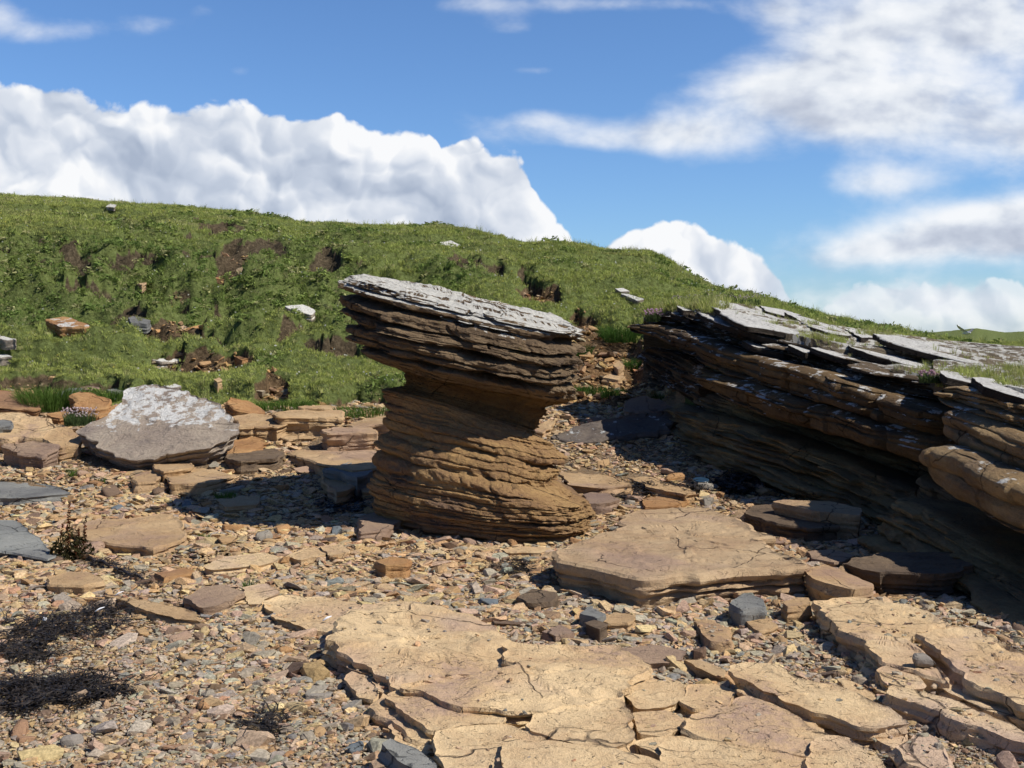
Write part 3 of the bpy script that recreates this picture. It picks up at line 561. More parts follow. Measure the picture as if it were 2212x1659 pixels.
# ---------------------------------------------------------------- the mushroom rock
DC = 9.35
RINGS = [  # param, uL, vL, uR, vR, depth ratio, front/back slope
 (0.00, 752, 597, 1238, 706, .46, .20), (.05, 741, 610, 1242, 716, .49, .20), (.13, 740, 650, 1243, 748, .53, .2), (.24, 750, 700, 1242, 790, .62, .2), (.32, 772, 745, 1242, 826, .64, .2),
 (.38, 835, 786, 1237, 852, .54, .2), (.42, 884, 806, 1210, 866, .40, .18), (.45, 888, 822, 1172, 878, .34, .16), (.50, 886, 836, 1150, 905, .32, .14),
 (.52, 850, 838, 1146, 925, .36, .14), (.545, 820, 842, 1150, 938, .42, .14), (.585, 834, 872, 1190, 958, .52, .14), (.63, 832, 905, 1216, 985, .64, .13), (.665, 828, 935, 1204, 1008, .72, .12), (.69, 803, 962, 1196, 1028, .78, .11),
 (.72, 808, 990, 1212, 1048, .88, .1), (.76, 808, 1020, 1262, 1070, .90, .08), (.82, 802, 1060, 1268, 1096, .92, .06), (.88, 812, 1100, 1268, 1120, .92, .04), (.93, 830, 1132, 1258, 1142, .92, .02), (1., 850, 1178, 1225, 1180, .90, .0)]
RA = np.array(RINGS)
NOTCH = [(.05, .005, .06), (.095, .014, .15), (.165, .008, .10), (.225, .014, .18), (.275, .006, .05), (.315, .012, .16), (.60, .006, .05), (.655, .008, .09), (.70, .010, .10), (.745, .008, .07), (.79, .004, .03), (.835, .005, .04), (.87, .004, .03), (.905, .005, .05), (.95, .004, .03)]
def mush(p0, p1, name, mat, parent, NL, capped=False, bottom=False):
    NTH = 520
    p = np.linspace(p0, p1, NL)[:, None]; th = np.linspace(0, 2*np.pi, NTH, endpoint=False)[None, :]
    I = lambda k: np.interp(p, RA[:, 0], RA[:, k])
    Lp = P(I(1), I(2), DC); Rp = P(I(3), I(4), DC)
    mid = (Lp+Rp)/2; ax = (Rp-Lp)/2
    a = np.linalg.norm(ax, axis=-1)
    ct, st_ = np.cos(th), np.sin(th)
    n_ = np.interp(p, [0, .38, .5, .56, 1], [2.5, 2.3, 2.2, 1.65, 1.6]); rr = (np.abs(ct)**n_+np.abs(st_)**n_)**(-1/n_)
    wx = ct*2.; wy = st_*2.
    low = fbm(wx*.9+5, wy*.9, p*2.0, 101, 3); med = fbm(wx*2.6, wy*2.6, p*7, 103, 4)
    lam = fbm(wx*1.8, wy*1.8, (p+.012*vnoise(wx*1.2, wy*1.2, 0, 88))*38, 107, 4); fine = fbm(wx*9, wy*9, p*85, 109, 3)
    blk = vnoise(np.floor(wx*1.9+.5*med*3)*2.3, np.floor(wy*1.9)*1.7, np.floor((p+.01*med)*24)*1.3, 131)
    bs = sstep(.5, .56, p); pq = p+.010*fbm(wx*.9, wy*.9, 0, 141, 3)
    qs = pq*(21+20*bs)+1.1*vnoise(pq*17, 0*pq, 0, 143); fl_ = np.floor(qs); fr_ = qs-fl_
    bed = vnoise(fl_*2.37, wx*.8, wy*.8, 145)*.85+vnoise(fl_*1.71, wx*2.6, wy*2.6, 147)*.55
    ams = 1-.8*np.exp(-((p-.465)/.045)**2); bed = bed*ams; fr_ = np.where(p > -1, fr_, 0)
    off = .09*low+(.075-.035*bs)*med*ams+(.015+.012*bs)*lam+.028*fine+(.06-.045*bs)*blk+(.075-.042*bs)*bed-.035*ams*np.exp(-(np.minimum(fr_, 1-fr_)/.10)**2)
    env = sstep(p0, p0+.012, p) if not capped else 1
    pw = p+.010*fbm(wx*1.1, wy*1.1, 0, 111, 3)+.004*fbm(wx*5, wy*5, 0, 113, 2)
    for i, (c_, w_, dep) in enumerate(NOTCH):
        am = np.clip(.7+1.1*fbm(wx*1.5, wy*1.5, i*3.3, 115, 3), .0, 1.5)*(1.45 if c_ < .5 else .62+.5*sstep(-.5, .9, ct))
        w_ = w_*(.6+.6*sstep(-.6, .6, vnoise(wx*2, wy*2, i*5.1, 116)))
        off = off-dep*1.5*am*np.exp(-((pw-c_)/w_)**2)
    # steep vertical joints
    ang = th+.12*vnoise(p*9, 0*p, 0, 117)
    for j, c_ in enumerate((-.42, -1.1, -1.75, -2.6, .6, 1.9)):
        dt = (ang-c_+np.pi) % (2*np.pi)-np.pi
        am = np.clip(vnoise(pw*14+j*7, 0*pw, j*5., 118)+.45, 0, 1)
        off = off-(.07-.045*bs)*np.exp(-(dt/.02)**2)*am+.025*am*np.tanh(dt/.05)*np.exp(-(dt/.5)**2)
    r = rr*(1+off*.9*(.95/a))
    bk = 1+(.85+.75*(p < .4))*sstep(0, .6, st_); b_ = a*I(5)*np.where(st_ > 0, bk, 1)
    X = mid[..., 0]+ax[..., 0]*ct*r+a*np.interp(p, [0, .38, .5, 1], [.14, .2, .35, .5])*np.clip(-st_, 0, 1)**1.2; Y = mid[..., 1]+b_*st_*r
    Zz = mid[..., 2]+ax[..., 2]*ct*r+I(6)*b_*st_*r*np.where(st_ > 0, 1/bk**.75, 1)+.02*fbm(wx, wy, p*20, 119, 3)
    rows = np.stack([X, Y, Zz], -1)
    allr = [rows[i] for i in range(NL)]
    if capped:
        top = allr[0]; cen = top.mean(0); pre = []
        for f_ in np.linspace(.985, .03, 42):
            q = cen+(top-cen)*f_
            z = q[:, 2].copy(); g_ = fbm(q[:, 0]*3, q[:, 1]*5, 0, 121, 4)
            z += .035*sstep(1, .9, f_)*g_-.02*sstep(.02, .05, fbm(q[:, 0]*4, q[:, 1]*8, 3, 123, 3))*sstep(1, .97, f_)+.012*fbm(q[:, 0]*25, q[:, 1]*25, 0, 125, 3)
            # slightly domed along the length so the flaky surface is seen edge-on
            z += .035*(1-f_**2)
            pre.append(np.stack([q[:, 0], q[:, 1], z], -1))
        allr = pre[::-1]+allr
    Vn = np.concatenate(allr); Fq = grid_faces(len(allr), NTH, True)[:, ::-1].tolist()
    Fq.append(list(range(NTH))); Fq.append(list(range(len(Vn)-NTH, len(Vn)))[::-1])
    if not capped: FOOTM.append(allr[-1][:, :2])
    return obj_np(name, Vn, Fq, M[mat], parent, sharp=36)
FOOTM = []
mr = empty('mushroom_rock', P(1040, 1160, 9.2)*np.array([1, 1, 0])); tag(mr, 'tall mushroom shaped sandstone stack with a lichen topped cap and narrow stem', 'rock formation')
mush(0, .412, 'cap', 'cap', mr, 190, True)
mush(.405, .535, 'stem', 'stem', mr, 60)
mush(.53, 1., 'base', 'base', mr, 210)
# grey tufted lichen and moss cushions on the cap edges
def blob_cluster(name, pts, r0, r1, mat, parent):
    bm = bmesh.new()
    for (x, y, z) in pts:
        r = random.uniform(r0, r1)
        bmesh.ops.create_icosphere(bm, subdivisions=1, radius=r, matrix=__import__('mathutils').Matrix.Translation((x, y, z)))
    o_ = np.array(parent.location)
    for v in bm.verts:
        v.co += Vector([random.uniform(-.3, .3)*r0 for _ in range(3)]); v.co -= Vector(o_)
    me = bpy.data.meshes.new(name); bm.to_mesh(me); bm.free(); me.materials.append(mat)
    return link(bpy.data.objects.new(name, me), parent)

# ---------------------------------------------------------------- the outcrop on the right
def bedpart(name, u0, u1, vt, vb, dd, mat, parent, back=.9, bulge=.05, lam=.03, lamf=30., taper=.3, seed=0, joints=(), nrow=None, low=.08, both=False, nrd=1.0, saw=24., sawa=.05):
    uu = np.concatenate([np.arange(u0, min(u1, 2340), 2.5), np.arange(2340, u1, 12.)]) if u1 > 2340 else np.arange(u0, u1+.1, 2.5)
    vt, vb, dd = cur(vt)(uu), cur(vb)(uu), cur(dd)(uu)
    nr_ = nrow or int(np.clip((vb-vt).max()/2.2, 14, 90))
    t = np.linspace(0, 1, nr_)[:, None]
    v = vt+(vb-vt)*t
    Q = P(uu[None, :]+0*v, v, dd[None, :]+0*v)
    tx = np.gradient(Q[0, :, 0]); ty = np.gradient(Q[0, :, 1]); tl = np.hypot(tx, ty)+1e-9
    # outward normal points to the open beach (left and towards the viewer)
    nx, ny = ty/tl, -tx/tl; sg = np.sign(nx.mean()*-1) or 1; nx, ny = nx*sg, ny*sg
    k = np.ones(31)/31; nx = np.convolve(np.pad(nx, 15, 'edge'), k, 'valid'); ny = np.convolve(np.pad(ny, 15, 'edge'), k, 'valid')
    s = np.cumsum(tl); s = s[None, :]
    q = Q[..., 2]+.25*Q[..., 0]-.1*Q[..., 1]
    th = (Q[0, :, 2]-Q[-1, :, 2])[None, :]
    off = low*fbm(s*1.3, q*1.5, seed, 201, 4)+lam*fbm(s*.8, q*lamf, seed, 203, 3)+.3*lam*fbm(s*6, q*lamf*1.5, seed, 205, 3)+.02*fbm(s*7, q*9, seed, 207, 3)
    e = np.clip(np.abs(2*t-1), 0, 1); off = off-bulge*(e**5)-bulge*.6*(e**16)
    q2 = (1-t)*float(th.mean())+.012*fbm(s*1.2, 0*q, seed, 221, 3)+.05*q
    qs = q2*saw+.6*vnoise(q2*saw*.45, 0*q2, seed, 223); fl_ = np.floor(qs); fr_ = qs-fl_
    off = off+sawa*(1.1*vnoise(fl_*3.1, s*.7, seed, 225)+.9*vnoise(fl_*1.3, s*2.9, seed, 227)+.35*fr_)-.6*sawa*np.exp(-(np.minimum(fr_, 1-fr_)/.12)**2)
    off = off+.05*vnoise(np.floor(s*2.1+fl_*.37+.8*vnoise(fl_*2.1, 0, seed, 231))*2.9, fl_*1.9, seed, 229)*(sawa/.05)
    blk = vnoise(np.floor(s*1.1+.6*vnoise(s*.7, q*2, seed, 211))*3.7, 0, seed, 209); off = off+.035*blk
    for jn, (ju, jw, jd) in enumerate(joints):
        js = np.interp(ju, uu, s[0]); off = off-jd*np.exp(-((s-js-.04*vnoise(q*8, 0, jn, 213))/jw)**2)
    x0 = np.clip((s-s[0, 0])/taper, 0, 1); off = off-taper*.8*(1-np.sqrt(1-(1-x0)**2))
    if both:
        x1 = np.clip((s[0, -1]-s)/taper, 0, 1); off = off-taper*.8*(1-np.sqrt(1-(1-x1)**2))
    Q = Q.copy(); Q[..., 0] += nx*off; Q[..., 1] += ny*off
    Q[..., 2] += .012*fbm(s*3, q*6, seed, 215, 3)-.02*(1-x0)*np.where(t < .5, 1, -1)
    rows = [Q[i] for i in range(nr_)]
    def backrow(row, b, dz=0): r = row.copy(); r[:, 0] -= nx*b; r[:, 1] -= ny*b; r[:, 2] += -.12*b+dz; return r
    rows = [backrow(rows[0], back), backrow(rows[0], back*.5), backrow(rows[0], .06)] + rows + [backrow(rows[-1], .06), backrow(rows[-1], back*.5), backrow(rows[-1], back)]
    nc = len(uu); Vn = np.concatenate(rows); Fq = grid_faces(len(rows)+0, nc)
    # close the back
    L0 = np.arange(nc-1); last = (len(rows)-1)*nc
    extra = np.stack([L0+1, L0, last+L0, last+L0+1], -1)
    Fl = np.concatenate([Fq, extra]).tolist()
    Fl.append([i*nc for i in range(len(rows))][::-1]); Fl.append([i*nc+nc-1 for i in range(len(rows))])
    o = obj_np(name, Vn, Fl, M[mat], parent, sharp=34)
    FOOTM.append(np.concatenate([rows[nr_+2][:, :2], rows[0][::-1, :2]]))
    return o
oc = empty('rock_outcrop', P(1700, 1060, 10.9)*np.array([1, 1, 0])+np.array([0, 0, .1])); tag(oc, 'long tilted sandstone outcrop of stacked beds with white lichen ledges, right of the mushroom rock', 'rock outcrop')
dLam = [(1385, 14.5), (1544, 12.8), (1710, 11.5), (1896, 10.2), (2016, 9.5), (2212, 8.8)]
vC0 = [(1385, 690), (1395, 682), (1441, 674), (1478, 670), (1544, 690), (1640, 722), (1710, 740), (1793, 765), (1896, 792), (1996, 819), (2016, 825), (2130, 855)]
vC1 = [(1346, 697), (1420, 703), (1511, 732), (1586, 761), (1710, 790), (1834, 831), (1917, 860), (2000, 893), (2130, 935)]
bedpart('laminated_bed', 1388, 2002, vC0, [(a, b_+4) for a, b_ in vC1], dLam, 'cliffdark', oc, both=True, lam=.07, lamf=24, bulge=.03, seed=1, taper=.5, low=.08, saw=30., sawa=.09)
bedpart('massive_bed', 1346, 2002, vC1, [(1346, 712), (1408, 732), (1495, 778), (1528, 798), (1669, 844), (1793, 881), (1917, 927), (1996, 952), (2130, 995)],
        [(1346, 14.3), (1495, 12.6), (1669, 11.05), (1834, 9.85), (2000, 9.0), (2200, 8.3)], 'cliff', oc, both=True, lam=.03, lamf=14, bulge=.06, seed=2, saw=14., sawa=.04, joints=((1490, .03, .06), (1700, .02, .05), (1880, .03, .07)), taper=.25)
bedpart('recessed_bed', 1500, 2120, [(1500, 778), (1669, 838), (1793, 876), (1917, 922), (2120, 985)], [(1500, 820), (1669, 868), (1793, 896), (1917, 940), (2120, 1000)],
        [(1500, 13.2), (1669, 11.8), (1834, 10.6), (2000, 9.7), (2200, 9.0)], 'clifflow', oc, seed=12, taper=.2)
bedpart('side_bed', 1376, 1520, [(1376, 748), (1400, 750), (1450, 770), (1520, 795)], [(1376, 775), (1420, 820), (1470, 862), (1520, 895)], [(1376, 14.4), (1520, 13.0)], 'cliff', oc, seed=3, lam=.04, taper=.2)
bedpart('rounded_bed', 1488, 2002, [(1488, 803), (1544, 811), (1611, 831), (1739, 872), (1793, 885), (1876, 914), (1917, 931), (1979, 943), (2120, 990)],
        [(1488, 832), (1586, 877), (1656, 906), (1735, 931), (1834, 956), (1954, 1001), (2120, 1060)], [(1488, 12.3), (1611, 11.2), (1793, 9.95), (1917, 9.25), (2000, 8.9), (2200, 8.2)], 'cliff', oc,
        both=True, lam=.03, lamf=12, bulge=.09, seed=4, saw=14., sawa=.035, joints=((1735, .05, .12), (1900, .04, .1), (1610, .02, .06)), taper=.25)
bedpart('cavity_wall', 1440, 2140, [(1440, 820), (1586, 872), (1735, 925), (1954, 995), (2140, 1050)], [(1440, 900), (1544, 925), (1710, 985), (1834, 1030), (1958, 1085), (2140, 1140)],
        [(1440, 14.8), (1528, 12.9), (1611, 12.2), (1793, 11.1), (1917, 10.3), (2140, 9.3)], 'clifflow', oc, seed=5, lam=.06)
bedpart('joint_wall', 1880, 2140, [(1880, 800), (2140, 850)], [(1880, 1010), (2140, 1060)], [(1880, 11.2), (2140, 10.2)], 'clifflow', oc, seed=31, lam=.06)
lowtop = [(1437, 865), (1544, 906), (1669, 943), (1710, 962), (1834, 1006), (1917, 1044), (2060, 1100)]
dlow = [(1437, 13.7), (1528, 12.1), (1606, 11.35), (1700, 10.75), (1834, 10.0), (1950, 9.3), (2212, 8.4)]
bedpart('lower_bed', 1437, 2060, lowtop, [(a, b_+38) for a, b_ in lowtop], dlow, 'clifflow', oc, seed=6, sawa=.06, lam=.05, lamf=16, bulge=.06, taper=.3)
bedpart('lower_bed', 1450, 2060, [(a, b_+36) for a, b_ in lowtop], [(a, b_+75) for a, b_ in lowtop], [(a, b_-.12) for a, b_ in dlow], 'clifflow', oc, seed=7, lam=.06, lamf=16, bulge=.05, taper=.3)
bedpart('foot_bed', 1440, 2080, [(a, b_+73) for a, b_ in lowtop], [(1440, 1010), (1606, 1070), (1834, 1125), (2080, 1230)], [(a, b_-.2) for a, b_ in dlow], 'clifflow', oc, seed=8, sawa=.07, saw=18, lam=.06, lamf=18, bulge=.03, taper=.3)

on = empty('rock_outcrop', P(2212, 1290, 6.6)*np.array([1, 1, 0])); tag(on, 'nearer jutting block of tilted sandstone beds cut off by the right edge', 'rock outcrop')
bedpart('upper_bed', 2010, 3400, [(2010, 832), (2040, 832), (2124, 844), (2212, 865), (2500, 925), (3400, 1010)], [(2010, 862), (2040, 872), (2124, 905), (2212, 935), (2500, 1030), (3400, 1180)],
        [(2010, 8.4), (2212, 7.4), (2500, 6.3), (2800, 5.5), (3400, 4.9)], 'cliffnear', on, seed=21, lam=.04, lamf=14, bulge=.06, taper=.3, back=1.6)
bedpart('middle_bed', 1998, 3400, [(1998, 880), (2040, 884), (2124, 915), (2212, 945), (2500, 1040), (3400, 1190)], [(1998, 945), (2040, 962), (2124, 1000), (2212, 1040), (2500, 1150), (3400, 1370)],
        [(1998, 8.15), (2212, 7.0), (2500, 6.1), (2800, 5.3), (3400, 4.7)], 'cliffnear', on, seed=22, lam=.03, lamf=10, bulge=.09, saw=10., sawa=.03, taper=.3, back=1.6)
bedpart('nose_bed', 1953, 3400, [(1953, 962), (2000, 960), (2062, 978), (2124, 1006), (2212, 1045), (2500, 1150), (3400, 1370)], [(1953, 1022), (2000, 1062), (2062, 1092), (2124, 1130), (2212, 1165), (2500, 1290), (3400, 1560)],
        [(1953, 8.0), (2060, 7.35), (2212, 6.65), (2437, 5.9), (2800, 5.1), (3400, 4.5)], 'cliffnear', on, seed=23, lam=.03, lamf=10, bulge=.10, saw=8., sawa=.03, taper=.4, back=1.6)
bedpart('cavity_wall', 1960, 3400, [(1960, 1020), (2124, 1110), (2212, 1150), (3400, 1500)], [(1960, 1100), (2124, 1200), (2212, 1260), (3400, 1700)], [(1960, 9.2), (2212, 7.8), (2800, 6.0), (3400, 5.4)], 'clifflow', on, seed=24)
lt2 = [(1921, 1069), (2020, 1128), (2120, 1185), (2212, 1240), (2500, 1400), (3400, 1700)]
bedpart('lower_bed', 1921, 3400, lt2, [(a, b_+45) for a, b_ in lt2], [(1921, 8.5), (2020, 7.75), (2212, 6.9), (2500, 5.8), (3400, 4.6)], 'clifflow', on, seed=25, lam=.05, taper=.2, bulge=.06)
bedpart('lower_bed', 1890, 3400, [(1890, 1098)]+[(a, b_+43) for a, b_ in lt2], [(1890, 1130)]+[(a, b_+85) for a, b_ in lt2], [(1890, 8.55), (2020, 7.5), (2212, 6.6), (2500, 5.5), (3400, 4.4)], 'clifflow', on, seed=26, sawa=.06, lam=.05, taper=.2, bulge=.05)
bedpart('foot_bed', 1872, 3400, [(1872, 1125)]+[(a, b_+82) for a, b_ in lt2], [(1872, 1230), (2000, 1290), (2212, 1420), (3400, 1900)], [(1872, 8.6), (1900, 8.2), (2020, 7.3), (2212, 6.35), (2500, 5.3), (3400, 4.2)], 'clifflow', on, seed=27, sawa=.07, saw=18, lam=.07, taper=.15, bulge=.03)

# lichen ledges on top: an eroded surface stepping down through the tilted beds
def ledges(name, u0, u1, vf, df, parent, seed):
    uu = np.concatenate([np.arange(u0, min(u1, 2330), 2.), np.arange(2330, max(u1, 2331), 14.)]); s = np.linspace(0, 1, 330)[:, None]
    vF = cur(vf)(uu); dF = cur(df)(uu)
    vB = np.minimum(sky_v(uu), vF-3); dB = np.interp(uu, [1385, 1500, 1900, 2212, 3400], [15.2, 15.2, 14.6, 14., 9.])
    dB = np.maximum(dB, dF+.3)
    d = dF+(dB-dF)*s**1.15
    zF = CZ+(HV-vF)/F*dF; zB = CZ+(HV-vB)/F*dB
    sh = s**.8
    z = zF+(zB-zF)*sh
    x = (uu-CX)/F*d; y = d
    kx, ky = .14, .065
    q = z+kx*x-ky*y+.10*fbm(x*.35+.35*y, y*1.5, 0, 301, 3)+.01*fbm(x*2.5, y*3, 0, 303, 3)
    edges = np.cumsum(np.random.default_rng(seed).uniform(.03, .075, 80))-1.0
    i = np.clip(np.searchsorted(edges, q.ravel()).reshape(q.shape), 1, 79); lo = edges[i-1]; hi = edges[i]
    f_ = (q-lo)/(hi-lo); st = lo+(hi-lo)*sstep(.0, .45, f_)
    st = st+.0*f_
    z2 = st-kx*x+ky*y+.010*fbm(x*6, y*6, 0, 305, 3)+.006*fbm(x*18, y*10, 0, 307, 3)
    z2 = z2-.004
    fr = sstep(0, .02, s)
    z2 = np.where(s < .004, zF-.01, z2)
    top = np.stack([x+0*z2, y+0*z2, z2], -1)
    rows = [top[k_] for k_ in range(top.shape[0])]
    fl = rows[0].copy(); fl[:, 2] -= .05; bl = rows[-1].copy(); bl[:, 2] -= .8
    rows = [fl]+rows+[bl]
    Vn = np.concatenate(rows); o = obj_np(name, Vn, grid_faces(len(rows), len(uu)), M['ledgebase'], parent)
    FOOTM.append(None)
    return top
TOPA = ledges('lichen_ledges', 1390, 2030, vC0, [(a, b_+.12) for a, b_ in dLam], oc, 5)
TOPB = ledges('lichen_ledges', 2016, 3400, [(2016, 829), (2040, 831), (2124, 843), (2212, 864), (2500, 924), (3400, 1009)], [(2016, 8.8), (2212, 7.75), (2500, 6.5), (2800, 5.6), (3400, 5.0)], on, 5)

LS = [(0, [(1548, 647), (1566, 651), (1602, 660), (1649, 674), (1694, 690), (1746, 706), (1811, 724), (1816, 728), (1759, 730), (1720, 722), (1680, 714), (1649, 708), (1615, 704), (1589, 694), (1560, 676), (1536, 660)]),
 (0, [(1503, 673), (1529, 674), (1589, 698), (1628, 710), (1707, 733), (1712, 742), (1641, 726), (1602, 713), (1550, 697)]), (0, [(1600, 735), (1628, 737), (1707, 756), (1732, 767), (1693, 765), (1628, 748)]),
 (0, [(1751, 751), (1785, 752), (1824, 762), (1889, 778), (1944, 792), (1990, 806), (1960, 810), (1889, 790), (1850, 781), (1798, 767)]), (0, [(1834, 740), (1870, 742), (1917, 753), (2000, 776), (2060, 794), (2000, 796), (1958, 787), (1880, 765), (1836, 750)]),
 (1, [(1892, 722), (1942, 726), (2000, 740), (2083, 761), (2212, 803), (2240, 822), (2190, 816), (2083, 781), (1979, 755), (1917, 737)]), (0, [(1826, 711), (1850, 712), (1876, 718), (1900, 730), (1860, 729)]),
 (0, [(1693, 674), (1743, 686), (1813, 709), (1838, 726), (1800, 722), (1750, 704)]), (1, [(1979, 741), (2020, 736), (2083, 751), (2212, 783), (2240, 796), (2190, 794), (2083, 767)]),
 (1, [(2103, 815), (2145, 818), (2212, 842), (2270, 866), (2212, 862), (2124, 834)]), (0, [(1462, 660), (1490, 662), (1504, 671), (1476, 670)]), (0, [(1450, 676), (1470, 674), (1500, 684), (1490, 689)]), (1, [(2030, 800), (2080, 806), (2140, 826), (2100, 828), (2040, 814)]),
 (1, [(2120, 768), (2170, 776), (2260, 806), (2240, 812), (2150, 788)]), (0, [(1640, 660), (1690, 668), (1730, 680), (1700, 684), (1655, 672)]), (0, [(1750, 700), (1800, 703), (1830, 716), (1790, 716)]), (0, [(1700, 744), (1740, 746), (1790, 764), (1740, 762)])]
TA = np.concatenate([T_.reshape(-1, 3) for T_ in (TOPA, TOPB)]); TU = TA[:, 0]/TA[:, 1]*F+CX; TV = HV-(TA[:, 2]-CZ)/TA[:, 1]*F
for w_, pl in LS:
    cc = np.array(pl, float).mean(0); j = np.argmin((TU-cc[0])**2+4*(TV-cc[1])**2); par = on if w_ else oc
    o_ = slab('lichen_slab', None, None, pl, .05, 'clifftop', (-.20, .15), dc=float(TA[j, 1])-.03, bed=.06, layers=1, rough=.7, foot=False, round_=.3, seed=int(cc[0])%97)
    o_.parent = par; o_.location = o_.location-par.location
# ---------------------------------------------------------------- instanced stuff
def scatter(name, pts, rot, scl, idx, col, protos, kind='stuff'):
    n = len(pts); me = bpy.data.meshes.new(name); me.vertices.add(n); me.vertices.foreach_set('co', np.asarray(pts, np.float32).ravel())
    for an, ty, dat, fld in (('rot', 'FLOAT_VECTOR', rot, 'vector'), ('scl', 'FLOAT_VECTOR', scl, 'vector'), ('col', 'FLOAT_COLOR', np.concatenate([col, np.ones((n, 1))], 1), 'color')):
        a = me.attributes.new(an, ty, 'POINT'); a.data.foreach_set(fld, np.asarray(dat, np.float32).ravel())
    a = me.attributes.new('idx', 'INT', 'POINT'); a.data.foreach_set('value', np.asarray(idx, np.int32))
    col_ = bpy.data.collections.new(name+'_kinds')
    for k, (pm) in enumerate(protos):
        po = bpy.data.objects.new('%s_kind_%02d' % (name, k), pm); col_.objects.link(po)
    ng = bpy.data.node_groups.new(name+'_scatter', 'GeometryNodeTree')
    ng.interface.new_socket('Geometry', in_out='INPUT', socket_type='NodeSocketGeometry'); ng.interface.new_socket('Geometry', in_out='OUTPUT', socket_type='NodeSocketGeometry')
    gi = ng.nodes.new('NodeGroupInput'); go = ng.nodes.new('NodeGroupOutput'); iop = ng.nodes.new('GeometryNodeInstanceOnPoints'); ci = ng.nodes.new('GeometryNodeCollectionInfo')
    ci.inputs['Collection'].default_value = col_; ci.inputs['Separate Children'].default_value = True; ci.inputs['Reset Children'].default_value = True
    def na(nm, ty): q = ng.nodes.new('GeometryNodeInputNamedAttribute'); q.data_type = ty; q.inputs[0].default_value = nm; return [s_ for s_ in q.outputs if s_.enabled][0]
    L = ng.links.new; L(gi.outputs[0], iop.inputs['Points']); L(ci.outputs[0], iop.inputs['Instance']); iop.inputs['Pick Instance'].default_value = True
    L(na('idx', 'INT'), iop.inputs['Instance Index']); L(na('rot', 'FLOAT_VECTOR'), iop.inputs['Rotation']); L(na('scl', 'FLOAT_VECTOR'), iop.inputs['Scale']); L(iop.outputs[0], go.inputs[0])
    o = link(bpy.data.objects.new(name, me)); md = o.modifiers.new('scatter', 'NODES'); md.node_group = ng
    return tag(o, kind=kind)
def stone_mesh(name, k, flat, angular, mat, detail=0, rnd=None):
    r = random.Random(k*71+3); bm = bmesh.new()
    n = 14 if angular else 26
    for i in range(n):
        a_ = r.uniform(0, 2*math.pi); zz = r.uniform(-1, 1); q = math.sqrt(1-zz*zz)
        e = .45 if angular else .85
        sx = math.copysign(abs(math.cos(a_)*q)**e, math.cos(a_)); sy = math.copysign(abs(math.sin(a_)*q)**e, math.sin(a_))*.72
        sz = math.copysign(abs(zz)**(.3 if angular else .7), zz)*flat
        bm.verts.new((sx, sy, sz))
    res = bmesh.ops.convex_hull(bm, input=bm.verts)
    bmesh.ops.delete(bm, geom=[g_ for g_ in res['geom_interior'] if isinstance(g_, bmesh.types.BMVert)], context='VERTS')
    bmesh.ops.dissolve_limit(bm, angle_limit=.3, verts=bm.verts, edges=bm.edges)
    if detail:
        bmesh.ops.bevel(bm, geom=bm.edges[:], offset=.05 if angular else .1, segments=1, affect='EDGES', profile=.5)
        bmesh.ops.triangulate(bm, faces=bm.faces)
        bmesh.ops.subdivide_edges(bm, edges=bm.edges, cuts=detail, use_grid_fill=True)
        for v in bm.verts:
            c = v.co; d_ = float(fbm(c.x*2.3+k, c.y*2.3, c.z*4, 400+k, 3))*.05
            v.co += c.normalized()*d_
    me = bpy.data.meshes.new(name); bm.to_mesh(me); bm.free(); me.materials.append(mat)
    for p_ in me.polygons: p_.use_smooth = bool(detail)
    if detail:
        try: me.set_sharp_from_angle(angle=math.radians(28))
        except Exception: pass
    return me
PAL = np.array([(.43, .30, .18), (.41, .265, .14), (.40, .28, .20), (.33, .285, .225), (.20, .195, .18), (.17, .11, .075), (.50, .37, .20), (.33, .27, .21), (.34, .19, .12)])
def palette(n, d, u, kk=1.14):
    near = sstep(8.5, 5, d)
    w = np.stack([np.interp(near, [0, 1], p) for p in ((.32, .17), (.22, .08), (.14, .17), (.07, .22), (.02, .03), (.05, .07), (.10, .08), (.08, .18), (.04, .02))], 1)
    cw = np.cumsum(w/w.sum(1, keepdims=True), 1); k = (rng.random(n)[:, None] > cw).sum(1).clip(0, 8)
    return PAL[k]*kk*np.array([1.0, 1.0, .95])*rng.uniform(.74, 1.2, (n, 1))*rng.uniform(.94, 1.06, (n, 3)), k
def inside(poly, x, y):
    c = np.zeros(len(x), bool); n = len(poly); st = max(1, n//60); pl = poly[::st]; j = len(pl)-1
    bb = (x > pl[:, 0].min()) & (x < pl[:, 0].max()) & (y > pl[:, 1].min()) & (y < pl[:, 1].max()); I = np.where(bb)[0]
    if len(I) == 0: return c
    xi, yi = x[I], y[I]; cc = np.zeros(len(I), bool)
    for i in range(len(pl)):
        x1, y1 = pl[i]; x2, y2 = pl[j]
        if y1 != y2: cc ^= ((y1 > yi) != (y2 > yi)) & (xi < (x2-x1)*(yi-y1)/(y2-y1)+x1)
        j = i
    c[I] = cc; return c
POLYS = [p_ for p_ in FOOT if p_ is not None]+[p_ for p_ in FOOTM if p_ is not None]
def blocked(x, y):
    m_ = np.zeros(len(x), bool)
    for p_ in POLYS: m_ |= inside(p_, x, y)
    return m_
def sample_beach(n, d0, d1, pw, u0=-80, u1=2300):
    r = rng.random(n); a_ = pw+1   # density pdf ~ d^pw in depth
    d = (d0**a_+(d1**a_-d0**a_)*r)**(1/a_) if abs(a_) > 1e-6 else d0*(d1/d0)**r
    u = rng.uniform(u0, u1, n); x = (u-CX)/F*d
    return x, d, u
stones = [stone_mesh('shingle_stone', k, (.34, .26, .42, .3, .5, .22)[k % 6], k % 3 != 2, M['pebble']) for k in range(24)]
